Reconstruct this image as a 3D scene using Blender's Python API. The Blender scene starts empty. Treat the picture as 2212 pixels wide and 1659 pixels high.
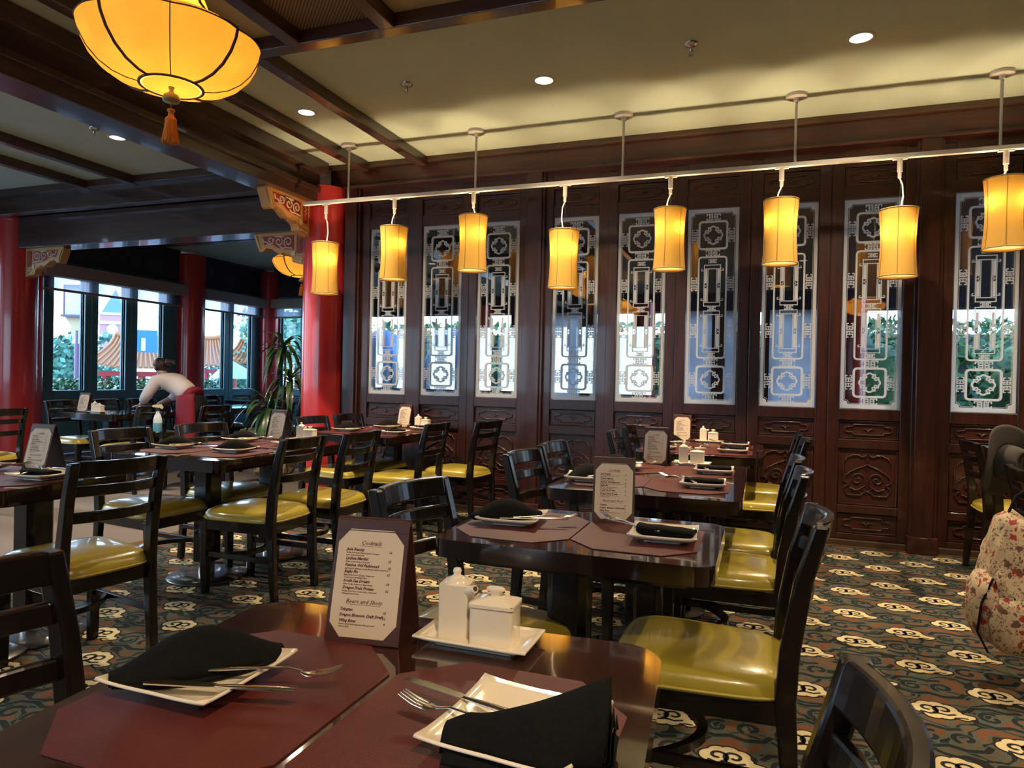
import bpy, bmesh, math, random
from mathutils import Vector, Matrix
random.seed(7)
sc = bpy.context.scene
COL = sc.collection
PI = math.pi
R = math.radians

# ------------------------------------------------------------------ camera
H = 1.22
yaw, pitch, roll = R(19.96), R(-.46), R(1.206)
fw = Vector((-math.sin(yaw)*math.cos(pitch), math.cos(yaw)*math.cos(pitch), math.sin(pitch)))
r0 = Vector((math.cos(yaw), math.sin(yaw), 0)); u0 = r0.cross(fw)
rt = math.cos(roll)*r0 + math.sin(roll)*u0
up = -math.sin(roll)*r0 + math.cos(roll)*u0
cam = bpy.data.cameras.new('camera'); camo = bpy.data.objects.new('camera', cam); COL.objects.link(camo)
camo.matrix_world = Matrix(((rt.x, up.x, -fw.x, 0), (rt.y, up.y, -fw.y, 0), (rt.z, up.z, -fw.z, H), (0, 0, 0, 1)))
cam.sensor_width = 36; cam.lens = 1482.7/2212*36; cam.clip_start = .02; cam.clip_end = 600
sc.camera = camo

# ------------------------------------------------------------------ world, exposure, sun
vs = sc.view_settings
vs.view_transform = 'Standard'; vs.look = 'None'; vs.gamma = 1; vs.exposure = 1.15
try: vs.use_curve_mapping = False
except Exception: pass
w = bpy.data.worlds.new('sky'); sc.world = w; w.use_nodes = True
nt = w.node_tree; nt.nodes.clear()
wo = nt.nodes.new('ShaderNodeOutputWorld'); bg = nt.nodes.new('ShaderNodeBackground')
tc = nt.nodes.new('ShaderNodeTexCoord'); sp = nt.nodes.new('ShaderNodeSeparateXYZ'); rp = nt.nodes.new('ShaderNodeValToRGB')
nt.links.new(tc.outputs['Generated'], sp.inputs[0]); nt.links.new(sp.outputs['Z'], rp.inputs[0])
rp.color_ramp.elements[0].position = 0; rp.color_ramp.elements[0].color = (.64, .84, 1, 1)
rp.color_ramp.elements[1].position = .9; rp.color_ramp.elements[1].color = (.26, .50, 1, 1)
nt.links.new(rp.outputs[0], bg.inputs[0]); bg.inputs[1].default_value = 3.0
nt.links.new(bg.outputs[0], wo.inputs[0])
sun = bpy.data.lights.new('sun', 'SUN'); sun.energy = 2.2; sun.angle = R(6); sun.color = (1, .95, .85)
so = bpy.data.objects.new('sun', sun); COL.objects.link(so)
so.rotation_euler = Vector((.90, .06, -.36)).to_track_quat('-Z', 'Y').to_euler()

def portal(loc, rot, sx, sy):
    l = bpy.data.lights.new('window_portal', 'AREA'); l.shape = 'RECTANGLE'; l.size = sx; l.size_y = sy
    l.cycles.is_portal = True
    o = bpy.data.objects.new('window_portal', l); COL.objects.link(o); o.location = loc; o.rotation_euler = rot
portal((-9.22, 3.6, 1.7), (0, R(-90), 0), 1.7, 15.2)
portal((-5.9, -4.42, 1.7), (R(90), 0, 0), 7.2, 1.7)
portal((-8.4, 11.12, 1.7), (R(-90), 0, 0), 1.5, 1.7)
portal((-.45, 8.98, 1.15), (R(-90), 0, 0), 11.2, 1.95)

# ------------------------------------------------------------------ materials
def mat(name, col, rough=.5, metal=0, coat=0, spec=.5, emit=None, es=1, alpha=1):
    m = bpy.data.materials.new(name); m.use_nodes = True
    b = m.node_tree.nodes['Principled BSDF']
    b.inputs['Base Color'].default_value = (*col, 1); b.inputs['Roughness'].default_value = rough
    b.inputs['Metallic'].default_value = metal; b.inputs['Coat Weight'].default_value = coat
    b.inputs['Coat Roughness'].default_value = .06; b.inputs['Specular IOR Level'].default_value = spec
    if emit: b.inputs['Emission Color'].default_value = (*emit, 1); b.inputs['Emission Strength'].default_value = es
    m.diffuse_color = (*col, 1)
    return m
def noisy(m, c1, c2, scale=(1, 1, 1), ns=5, detail=4, lo=.35, hi=.65, bump=0, bscale=None, rvar=0):
    t = m.node_tree; b = t.nodes['Principled BSDF']
    tc = t.nodes.new('ShaderNodeTexCoord'); mp = t.nodes.new('ShaderNodeMapping'); mp.inputs['Scale'].default_value = scale
    n = t.nodes.new('ShaderNodeTexNoise'); n.inputs['Scale'].default_value = ns; n.inputs['Detail'].default_value = detail
    r = t.nodes.new('ShaderNodeValToRGB'); r.color_ramp.elements[0].position = lo; r.color_ramp.elements[1].position = hi
    r.color_ramp.elements[0].color = (*c1, 1); r.color_ramp.elements[1].color = (*c2, 1)
    t.links.new(tc.outputs['Object'], mp.inputs[0]); t.links.new(mp.outputs[0], n.inputs['Vector'])
    t.links.new(n.outputs['Fac'], r.inputs[0]); t.links.new(r.outputs[0], b.inputs['Base Color'])
    if bump:
        bp = t.nodes.new('ShaderNodeBump'); bp.inputs['Strength'].default_value = bump; bp.inputs['Distance'].default_value = .004
        n2 = t.nodes.new('ShaderNodeTexNoise'); n2.inputs['Scale'].default_value = bscale or ns*6; n2.inputs['Detail'].default_value = 3
        t.links.new(mp.outputs[0], n2.inputs['Vector']); t.links.new(n2.outputs['Fac'], bp.inputs['Height']); t.links.new(bp.outputs[0], b.inputs['Normal'])
    return m
M = {}
M['wood'] = noisy(mat('mahogany_wood', (.07, .014, .007), .34, coat=.25), (.022, .0055, .004), (.042, .0105, .0065), (9, 9, .6), 4, bump=.08)
M['wood_h'] = noisy(mat('mahogany_wood_horizontal', (.08, .016, .008), .34, coat=.25), (.026, .0065, .0045), (.050, .012, .0075), (.6, 9, 9), 4, bump=.08)
M['beam'] = noisy(mat('dark_beam_wood', (.03, .012, .009), .30, coat=.5), (.044, .020, .015), (.078, .036, .024), (6, .5, 6), 4, bump=.04)
M['beamx'] = noisy(mat('dark_beam_wood_across', (.03, .012, .009), .30, coat=.5), (.044, .021, .017), (.078, .037, .027), (.5, 6, 6), 4, bump=.1)
M['header'] = noisy(mat('dark_header_panel', (.02, .014, .016), .5), (.034, .027, .036), (.048, .038, .048), (1, 1, 1), 3)
M['crown'] = noisy(mat('olive_brown_crown_wood', (.04, .02, .01), .45, coat=.1), (.045, .022, .010), (.06, .03, .014), (.6, 6, 6), 4)
M['chair'] = noisy(mat('black_brown_lacquer', (.007, .004, .0035), .24, coat=.3, spec=.4), (.0055, .0034, .003), (.010, .0055, .0045), (4, 4, 1), 5)
M['tabletop'] = noisy(mat('polished_table_wood', (.05, .013, .007), .10, coat=1), (.026, .008, .005), (.042, .013, .007), (6, .7, 6), 5)
M['tabletop'].node_tree.nodes['Principled BSDF'].inputs['Coat Roughness'].default_value = .035
M['tableedge'] = mat('dark_table_edge', (.012, .005, .004), .18, coat=1)
M['placemat'] = noisy(mat('maroon_leather', (.11, .018, .014), .42), (.080, .014, .011), (.102, .018, .014), (1, 1, 1), 6, bump=.25, bscale=420)
M['leather'] = noisy(mat('brown_leatherette', (.05, .014, .010), .42), (.046, .013, .009), (.062, .018, .012), (1, 1, 1), 8, bump=.2, bscale=500)
M['paper'] = mat('cream_card', (.62, .50, .36), .6)
M['ink'] = mat('maroon_ink', (.10, .015, .012), .6)
M['vinyl'] = noisy(mat('yellow_green_vinyl', (.37, .29, .035), .28, coat=.6), (.33, .25, .030), (.41, .325, .040), (1, 1, 1), 4, bump=.22, bscale=38)
M['piping'] = mat('yellow_piping', (.42, .32, .05), .4)
M['china'] = mat('cream_china', (.80, .71, .55), .16, coat=.6)
M['napkin'] = noisy(mat('black_cloth', (.006, .006, .006), .9, spec=.12), (.005, .005, .005), (.008, .0078, .0075), (1, 1, 1), 200, bump=.2, bscale=600)
M['steel'] = mat('polished_steel', (.75, .72, .68), .16, metal=1)
M['chrome'] = mat('chrome', (.6, .58, .55), .2, metal=1)
M['iron'] = mat('black_iron_base', (.02, .02, .023), .35, coat=.3)
M['white'] = mat('cream_white_metal', (.50, .46, .40), .45)
M['cordw'] = mat('white_cord', (.75, .70, .62), .5)
M['ceil'] = noisy(mat('sage_ceiling_paint', (.46, .50, .37), .8), (.43, .485, .375), (.465, .52, .405), (1, 1, 1), 2, bump=.05, bscale=80)
M['ceilb'] = mat('tan_coffer_paint', (.44, .36, .20), .8)
M['red'] = mat('glossy_red_column', (.50, .030, .032), .25, coat=.5)
M['redm'] = mat('red_paint', (.30, .018, .016), .5)
M['teal'] = noisy(mat('teal_window_paint', (.035, .10, .115), .4, coat=.2), (.07, .19, .22), (.095, .24, .27), (1, 1, 1), 3)
M['gold'] = mat('ochre_gold_paint', (.55, .27, .08), .45)
M['goldp'] = mat('pale_gold_paint', (.55, .46, .26), .45)
M['cream'] = mat('cream_paint', (.62, .55, .36), .5)
M['navy'] = mat('dark_navy_paint', (.012, .02, .04), .5)
M['shadecloth'] = noisy(mat('taupe_valance', (.24, .18, .15), .8), (.34, .26, .22), (.38, .30, .25), (1, 1, 1), 3)
M['seam'] = mat('brown_shade_seam', (.16, .09, .02), .7)
M['brass'] = mat('antique_brass_cap', (.30, .24, .10), .4)
M['tassel'] = noisy(mat('orange_tassel_thread', (.55, .19, .02), .7), (.42, .14, .015), (.66, .25, .03), (40, 40, 1), 3)
M['rib'] = mat('dark_lantern_rib', (.09, .05, .015), .6)
M['greycloth'] = noisy(mat('grey_brown_felt', (.12, .095, .075), .85), (.027, .022, .018), (.038, .031, .025), (1, 1, 1), 12)
M['leaf'] = noisy(mat('dark_glossy_leaf', (.025, .07, .018), .35, coat=.3), (.018, .055, .014), (.045, .11, .03), (1, 1, 1), 10)
M['stem'] = mat('brown_stem', (.10, .06, .035), .7)
M['foliage'] = noisy(mat('garden_foliage', (.06, .18, .05), .6), (.03, .09, .03), (.09, .22, .07), (1, 1, 1), 2)
M['treeleaf'] = noisy(mat('blue_green_foliage', (.06, .20, .14), .7), (.04, .13, .10), (.12, .32, .22), (1, 1, 1), 1.2)
M['rock'] = noisy(mat('blue_rock', (.05, .22, .60), .7), (.03, .13, .42), (.10, .34, .75), (1, 1, 1), 3)
M['tile'] = mat('orange_roof_tile', (.38, .16, .06), .6)
M['lilac'] = mat('mauve_metal', (.16, .09, .17), .5)
M['skin'] = mat('skin', (.50, .28, .20), .5)
M['shirt'] = mat('cream_pink_shirt', (.80, .72, .72), .8)
M['apron'] = mat('crimson_apron', (.24, .012, .03), .7)
M['trouser'] = mat('black_trousers', (.008, .008, .012), .7)
M['hair'] = mat('dark_brown_hair', (.025, .012, .008), .5)
M['ground'] = noisy(mat('outdoor_ground', (.25, .26, .26), .9), (.2, .2, .2), (.32, .32, .32), (1, 1, 1), 1)

def glass(name, tint=(1, 1, 1), fac=.12, mul=1.6):
    m = bpy.data.materials.new(name); m.use_nodes = True; t = m.node_tree; t.nodes.clear()
    o = t.nodes.new('ShaderNodeOutputMaterial'); mx = t.nodes.new('ShaderNodeMixShader')
    tr = t.nodes.new('ShaderNodeBsdfTransparent'); gl = t.nodes.new('ShaderNodeBsdfGlossy'); fr = t.nodes.new('ShaderNodeFresnel')
    ad = t.nodes.new('ShaderNodeMath'); ad.operation = 'MULTIPLY_ADD'; ad.inputs[1].default_value = mul; ad.inputs[2].default_value = fac; ad.use_clamp = True
    ge = t.nodes.new('ShaderNodeNewGeometry'); im = t.nodes.new('ShaderNodeMath'); im.operation = 'MULTIPLY_ADD'; im.inputs[1].default_value = 1/1.45-1.45; im.inputs[2].default_value = 1.45
    t.links.new(ge.outputs['Backfacing'], im.inputs[0]); t.links.new(im.outputs[0], fr.inputs['IOR'])
    tr.inputs[0].default_value = (*tint, 1); gl.inputs['Roughness'].default_value = .01; gl.inputs[0].default_value = (1, 1, 1, 1)
    t.links.new(fr.outputs[0], ad.inputs[0]); t.links.new(ad.outputs[0], mx.inputs[0]); t.links.new(tr.outputs[0], mx.inputs[1]); t.links.new(gl.outputs[0], mx.inputs[2])
    t.links.new(mx.outputs[0], o.inputs[0]); return m
M['glass'] = glass('screen_glass', (.93, .95, .96), .10)
M['wglass'] = glass('window_glass', (.95, .98, 1), .0, .7)
def translucent(name, tcol, dcol, dfac=.4, transp=0, noise=False):
    m = bpy.data.materials.new(name); m.use_nodes = True; t = m.node_tree; t.nodes.clear()
    o = t.nodes.new('ShaderNodeOutputMaterial'); mx = t.nodes.new('ShaderNodeAddShader')
    tr = t.nodes.new('ShaderNodeBsdfTranslucent'); d = t.nodes.new('ShaderNodeBsdfDiffuse')
    tr.inputs[0].default_value = (*tcol, 1); d.inputs[0].default_value = (*dcol, 1)
    t.links.new(tr.outputs[0], mx.inputs[0]); t.links.new(d.outputs[0], mx.inputs[1])
    out = mx.outputs[0]
    if noise:
        tc = t.nodes.new('ShaderNodeTexCoord'); n = t.nodes.new('ShaderNodeTexNoise'); n.inputs['Scale'].default_value = noise; n.inputs['Detail'].default_value = 2
        r = t.nodes.new('ShaderNodeValToRGB'); r.color_ramp.elements[0].position = .3; r.color_ramp.elements[1].position = .7
        r.color_ramp.elements[0].color = (*[c*.75 for c in tcol], 1); r.color_ramp.elements[1].color = (*tcol, 1)
        t.links.new(tc.outputs['Object'], n.inputs['Vector']); t.links.new(n.outputs[0], r.inputs[0]); t.links.new(r.outputs[0], tr.inputs[0])
    if transp:
        tp = t.nodes.new('ShaderNodeBsdfTransparent'); m2 = t.nodes.new('ShaderNodeMixShader'); m2.inputs[0].default_value = transp
        t.links.new(out, m2.inputs[1]); t.links.new(tp.outputs[0], m2.inputs[2]); out = m2.outputs[0]
    t.links.new(out, o.inputs[0]); return m
M['lampshade'] = translucent('amber_lamp_fabric', (.030, .0150, .0018), (.40, .25, .06), noise=9)
M['lampdiff'] = translucent('cream_lamp_diffuser', (.22, .17, .09), (.5, .42, .28))
M['lanternshade'] = translucent('golden_lantern_fabric', (.070, .037, .0060), (.40, .24, .06), noise=6)
M['etch'] = translucent('frosted_etching', (.42, .46, .52), (.34, .33, .30), transp=.05)
M['rollershade'] = translucent('sheer_roller_shade', (.26, .30, .38), (.08, .08, .09), transp=.42, noise=60)
M['paleshade'] = translucent('pale_blind', (.58, .60, .64), (.3, .3, .35), noise=4)

def mesh_mat():
    m = mat('brown_speaker_mesh', (.2, .12, .06), .7); t = m.node_tree; b = t.nodes['Principled BSDF']
    tc = t.nodes.new('ShaderNodeTexCoord'); wv = t.nodes.new('ShaderNodeTexWave'); wv.inputs['Scale'].default_value = 26; wv.bands_direction = 'DIAGONAL'
    r = t.nodes.new('ShaderNodeValToRGB'); r.color_ramp.elements[0].color = (.055, .03, .015, 1); r.color_ramp.elements[1].color = (.26, .165, .09, 1)
    t.links.new(tc.outputs['Object'], wv.inputs[0]); t.links.new(wv.outputs[0], r.inputs[0]); t.links.new(r.outputs[0], b.inputs['Base Color']); return m
M['mesh'] = mesh_mat()

def carpet_mat():
    m = bpy.data.materials.new('patterned_carpet'); m.use_nodes = True; t = m.node_tree; b = t.nodes['Principled BSDF']
    b.inputs['Roughness'].default_value = .95; b.inputs['Specular IOR Level'].default_value = .1
    tc = t.nodes.new('ShaderNodeTexCoord')
    def N(scale, off, dist=1.2, det=1.0):
        mp = t.nodes.new('ShaderNodeMapping'); mp.inputs['Location'].default_value = off; mp.inputs['Scale'].default_value = (.85, 1.1, 1)
        n = t.nodes.new('ShaderNodeTexNoise'); n.inputs['Scale'].default_value = scale; n.inputs['Detail'].default_value = det; n.inputs['Distortion'].default_value = dist; n.inputs['Roughness'].default_value = .35
        t.links.new(tc.outputs['Object'], mp.inputs[0]); t.links.new(mp.outputs[0], n.inputs['Vector']); return n.outputs['Fac']
    def ramp(src, stops):
        r = t.nodes.new('ShaderNodeValToRGB'); r.color_ramp.interpolation = 'CONSTANT'; e = r.color_ramp.elements
        e[0].position = stops[0][0]; e[0].color = (*stops[0][1], 1); e[1].position = stops[1][0]; e[1].color = (*stops[1][1], 1)
        for p, c in stops[2:]: x = e.new(p); x.color = (*c, 1)
        t.links.new(src, r.inputs[0]); return r.outputs[0]
    gr = (.078, .066, .045); dk = (.018, .016, .014); te = (.048, .088, .074); ru = (.128, .054, .026)
    a = ramp(N(8.5, (0, 0, 0), .9, .6), [(0, ru), (.34, te), (.352, gr), (.43, te), (.442, dk), (.515, te), (.527, gr), (.60, te), (.612, ru)])
    mx = t.nodes.new('ShaderNodeMix'); mx.data_type = 'RGBA'; mx.inputs[0].default_value = 0; t.links.new(a, mx.inputs[6])
    # pile grain
    n = t.nodes.new('ShaderNodeTexNoise'); n.inputs['Scale'].default_value = 420; n.inputs['Detail'].default_value = 1
    t.links.new(tc.outputs['Object'], n.inputs['Vector'])
    r = t.nodes.new('ShaderNodeMapRange'); r.inputs[1].default_value = .3; r.inputs[2].default_value = .7; r.inputs[3].default_value = .7; r.inputs[4].default_value = 1.3
    t.links.new(n.outputs[0], r.inputs[0])
    m2 = t.nodes.new('ShaderNodeMix'); m2.data_type = 'RGBA'; m2.blend_type = 'MULTIPLY'; m2.inputs[0].default_value = 1
    t.links.new(mx.outputs[2], m2.inputs[6]); t.links.new(r.outputs[0], m2.inputs[7]); t.links.new(m2.outputs[2], b.inputs['Base Color'])
    return m
M['carpet'] = carpet_mat()
M['greycarpet'] = noisy(mat('plain_grey_carpet', (.15, .125, .11), .95, spec=.1), (.12, .10, .09), (.17, .145, .13), (1, 1, 1), 300)
M['cloud'] = noisy(mat('cream_carpet_cloud', (.50, .42, .24), .95, spec=.1), (.42, .35, .19), (.56, .48, .28), (1, 1, 1), 320)
M['carpetteal'] = mat('teal_carpet_line', (.048, .088, .074), .95, spec=.1)
M['clouddark'] = mat('dark_carpet_line', (.018, .017, .018), .95, spec=.1)
def print_mat():
    m = mat('printed_canvas', (.6, .5, .36), .8); t = m.node_tree; b = t.nodes['Principled BSDF']
    tc = t.nodes.new('ShaderNodeTexCoord'); prev = None
    def layer(scale, thr, stops, prev, rnd_):
        mp = t.nodes.new('ShaderNodeMapping'); mp.inputs['Location'].default_value = (scale*.13, 0, scale*.07); t.links.new(tc.outputs['Object'], mp.inputs[0])
        n = t.nodes.new('ShaderNodeTexNoise'); n.inputs['Scale'].default_value = scale*1.1; t.links.new(mp.outputs[0], n.inputs['Vector'])
        ad = t.nodes.new('ShaderNodeMix'); ad.data_type = 'VECTOR'; ad.inputs[0].default_value = rnd_
        t.links.new(mp.outputs[0], ad.inputs[4]); t.links.new(n.outputs['Color'], ad.inputs[5])
        v = t.nodes.new('ShaderNodeTexVoronoi'); v.inputs['Scale'].default_value = scale; t.links.new(ad.outputs[1], v.inputs['Vector'])
        sx = t.nodes.new('ShaderNodeSeparateColor'); r = t.nodes.new('ShaderNodeValToRGB'); r.color_ramp.interpolation = 'CONSTANT'
        e = r.color_ramp.elements; e[0].position = 0; e[0].color = (*stops[0][1], 1); e[1].position = stops[1][0]; e[1].color = (*stops[1][1], 1)
        for p, c in stops[2:]: x = e.new(p); x.color = (*c, 1)
        t.links.new(v.outputs['Color'], sx.inputs[0]); t.links.new(sx.outputs[0], r.inputs[0])
        r2 = t.nodes.new('ShaderNodeValToRGB'); r2.color_ramp.interpolation = 'CONSTANT'; r2.color_ramp.elements[0].color = (0, 0, 0, 1); r2.color_ramp.elements[1].position = thr; r2.color_ramp.elements[1].color = (1, 1, 1, 1)
        t.links.new(v.outputs['Distance'], r2.inputs[0])
        mx = t.nodes.new('ShaderNodeMix'); mx.data_type = 'RGBA'; mx.inputs[7].default_value = (.52, .40, .25, 1)
        t.links.new(r2.outputs[0], mx.inputs[0]); t.links.new(r.outputs[0], mx.inputs[6])
        if prev is not None: t.links.new(prev, mx.inputs[7])
        return mx.outputs[2]
    a = layer(75, .42, [(0, (.10, .06, .04)), (.35, (.52, .40, .25)), (.62, (.24, .14, .08))], None, .05)
    c = layer(30, .40, [(0, (.30, .03, .02)), (.38, (.12, .06, .04)), (.6, (.52, .40, .25))], a, .04)
    t.links.new(c, b.inputs['Base Color']); return m
M['print'] = print_mat()

# ------------------------------------------------------------------ geometry helpers
class MB:
    def __init__(s): s.v = []; s.f = []; s.mi = []; s.sm = []
    def add(s, vs, fs, mi=0, smooth=False):
        n = len(s.v); s.v += [tuple(v) for v in vs]; s.f += [tuple(i+n for i in f) for f in fs]; s.mi += [mi]*len(fs); s.sm += [smooth]*len(fs); return s
    def box(s, x0, x1, y0, y1, z0, z1, mi=0):
        v = [(x, y, z) for z in (z0, z1) for y in (y0, y1) for x in (x0, x1)]
        return s.add(v, [(0, 2, 3, 1), (4, 5, 7, 6), (0, 1, 5, 4), (2, 6, 7, 3), (0, 4, 6, 2), (1, 3, 7, 5)], mi)
    def hexa(s, a, b, mi=0):       # two quads (4 pts each, same winding) joined
        return s.add(list(a)+list(b), [(3, 2, 1, 0), (4, 5, 6, 7), (0, 1, 5, 4), (1, 2, 6, 5), (2, 3, 7, 6), (3, 0, 4, 7)], mi)
    def prism(s, poly, z0, z1, mi=0, axis='z', smooth=False):
        n = len(poly)
        f = {'z': lambda p, z: (p[0], p[1], z), 'y': lambda p, z: (p[0], z, p[1]), 'x': lambda p, z: (z, p[0], p[1])}[axis]
        v = [f(p, z0) for p in poly]+[f(p, z1) for p in poly]
        s.add(v, [tuple(range(n-1, -1, -1)), tuple(range(n, 2*n))], mi)
        return s.add(v, [(i, (i+1) % n, n+(i+1) % n, n+i) for i in range(n)], mi, smooth)
    def lathe(s, prof, n=24, mi=0, c=(0, 0, 0), lob=None, smooth=True, cap=True):
        v = []
        for r, z in prof:
            for i in range(n):
                a = 2*PI*i/n; k = lob(a, r, z) if lob else 1
                v.append((c[0]+r*k*math.cos(a), c[1]+r*k*math.sin(a), c[2]+z))
        f = [(j*n+i, j*n+(i+1) % n, (j+1)*n+(i+1) % n, (j+1)*n+i) for j in range(len(prof)-1) for i in range(n)]
        s.add(v, f, mi, smooth)
        if cap:
            for j, rev in ((0, True), (len(prof)-1, False)):
                if prof[j][0] > 1e-4:
                    l = [v[j*n+i] for i in range(n)]; s.add(l[::-1] if rev else l, [tuple(range(n))], mi)
        return s
    def tube(s, pts, r, n=6, mi=0, closed=False, smooth=True, flat=None):
        P = [Vector(p) for p in pts]; m = len(P); v = []
        rr = r if isinstance(r, (list, tuple)) else [r]*m
        prev = None
        for i, p in enumerate(P):
            a = P[(i-1) % m] if (closed or i > 0) else p; b = P[(i+1) % m] if (closed or i < m-1) else p
            t = (b-a); t = t.normalized() if t.length > 1e-9 else Vector((0, 0, 1))
            if prev is None:
                h = Vector((0, 0, 1)) if abs(t.z) < .9 else Vector((1, 0, 0)); x = t.cross(h).normalized()
            else: x = (prev - t*prev.dot(t)); x = x.normalized() if x.length > 1e-6 else t.cross(Vector((0, 0, 1))).normalized()
            prev = x; y = t.cross(x)
            for k in range(n):
                an = 2*PI*k/n+PI/n; q = x*math.cos(an)*rr[i]+y*math.sin(an)*rr[i]*(flat or 1); v.append(p+q)
        f = [(i*n+k, i*n+(k+1) % n, ((i+1) % m)*n+(k+1) % n, ((i+1) % m)*n+k) for i in range(m if closed else m-1) for k in range(n)]
        s.add(v, f, mi, smooth)
        if not closed: s.add(v[:n], [tuple(range(n-1, -1, -1))], mi); s.add(v[-n:], [tuple(range(n))], mi)
        return s
    def strip(s, pts, w, y, mi=0, closed=False):  # flat ribbon in the XZ plane at depth y
        P = [Vector((p[0], p[1])) for p in pts]; m = len(P); v = []
        for i, p in enumerate(P):
            a = P[(i-1) % m] if (closed or i > 0) else None; b = P[(i+1) % m] if (closed or i < m-1) else None
            d1 = (p-a).normalized() if a is not None and (p-a).length > 1e-9 else None; d2 = (b-p).normalized() if b is not None and (b-p).length > 1e-9 else None
            d1 = d1 or d2 or Vector((1, 0)); d2 = d2 or d1
            n1 = Vector((-d1.y, d1.x)); n2 = Vector((-d2.y, d2.x)); nn = n1+n2
            nn = nn.normalized() if nn.length > 1e-6 else n1
            k = 1/max(.5, nn.dot(n1))
            for sg in (1, -1): q = p+nn*(w/2*k*sg); v.append((q.x, y, q.y))
        f = [(2*i, 2*((i+1) % m), 2*((i+1) % m)+1, 2*i+1) for i in range(m if closed else m-1)]
        return s.add(v, f, mi)
    def grid(s, fn, nu, nv, mi=0, smooth=True, wrapu=False):
        v = [fn(i/nu, j/nv) for j in range(nv+1) for i in range(nu+1)]
        f = [(j*(nu+1)+i, j*(nu+1)+i+1, (j+1)*(nu+1)+i+1, (j+1)*(nu+1)+i) for j in range(nv) for i in range(nu)]
        return s.add(v, f, mi, smooth)
    def xf(s, m): s.v = [tuple(m @ Vector(v)) for v in s.v]; return s
    def mesh(s, name, mats):
        me = bpy.data.meshes.new(name); me.from_pydata(s.v, [], s.f)
        for m in (mats if isinstance(mats, (list, tuple)) else [mats]): me.materials.append(m)
        me.polygons.foreach_set('material_index', s.mi); me.polygons.foreach_set('use_smooth', s.sm); me.update(); return me
    def build(s, name, mats, parent=None, bevel=0, seg=2, merge=False):
        me = s.mesh(name, mats)
        bm = bmesh.new(); bm.from_mesh(me)
        if merge: bmesh.ops.remove_doubles(bm, verts=bm.verts, dist=1e-5)
        bmesh.ops.recalc_face_normals(bm, faces=bm.faces); bm.to_mesh(me); bm.free()
        o = bpy.data.objects.new(name, me); COL.objects.link(o)
        if parent is not None: o.parent = parent
        if bevel:
            b = o.modifiers.new('bevel', 'BEVEL'); b.width = bevel; b.segments = seg; b.limit_method = 'ANGLE'; b.angle_limit = R(40)
        return o
def tag(o, label=None, cat=None, group=None, kind=None):
    if label: o['label'] = label
    if cat: o['category'] = cat
    if group: o['group'] = group
    if kind: o['kind'] = kind
    return o
def thing(name, label, cat, loc=(0, 0, 0), rz=0, group=None):
    o = bpy.data.objects.new(name, None); COL.objects.link(o); o.empty_display_size = .05
    o.location = loc; o.rotation_euler = (0, 0, rz); return tag(o, label, cat, group)
def struct(name, label=None, parent=None):
    o = bpy.data.objects.new(name, None); COL.objects.link(o); o.parent = parent; o['kind'] = 'structure'
    if label: o['label'] = label
    return o
KIDS = {}
def kids(o): return [c for c in o.children]
def dup(o, parent=None):
    c = o.copy(); COL.objects.link(c); c.parent = parent
    for ch in kids(o): dup(ch, c)
    return c
def place(proto, used, loc, rz, label, cat, group=None):
    o = proto if not used[0] else dup(proto); used[0] = True
    o.location = loc; o.rotation_euler = (0, 0, rz)
    if 'group' in o.keys() and not group: del o['group']
    return tag(o, label, cat, group)
def rrect(hx, hy, r, n=5):
    p = []
    for cx, cy, a0 in ((hx-r, hy-r, 0), (-hx+r, hy-r, 90), (-hx+r, -hy+r, 180), (hx-r, -hy+r, 270)):
        for i in range(n+1): a = R(a0+90*i/n); p.append((cx+r*math.cos(a), cy+r*math.sin(a)))
    return p
def arc(cx, cy, r, a0, a1, n=8): return [(cx+r*math.cos(R(a0+(a1-a0)*i/n)), cy+r*math.sin(R(a0+(a1-a0)*i/n))) for i in range(n+1)]
def spiral(cx, cy, r0, r1, a0, a1, n=16): return [(cx+(r0+(r1-r0)*i/n)*math.cos(R(a0+(a1-a0)*i/n)), cy+(r0+(r1-r0)*i/n)*math.sin(R(a0+(a1-a0)*i/n))) for i in range(n+1)]

# ================================================================== STRUCTURE
WY = 5.78      # face of the panelled wall
CZ = 3.25
fl = tag(MB().box(-9.6, 5.2, -4.8, 11.5, -.12, 0).build('floor', M['greycarpet']), 'plain grey carpet floor beyond the patterned dining carpet', kind='structure')
MB().box(-4.15, 5.2, -4.5, 5.76, -.01, .004).build('patterned_carpet', M['carpet'], fl)
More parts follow.
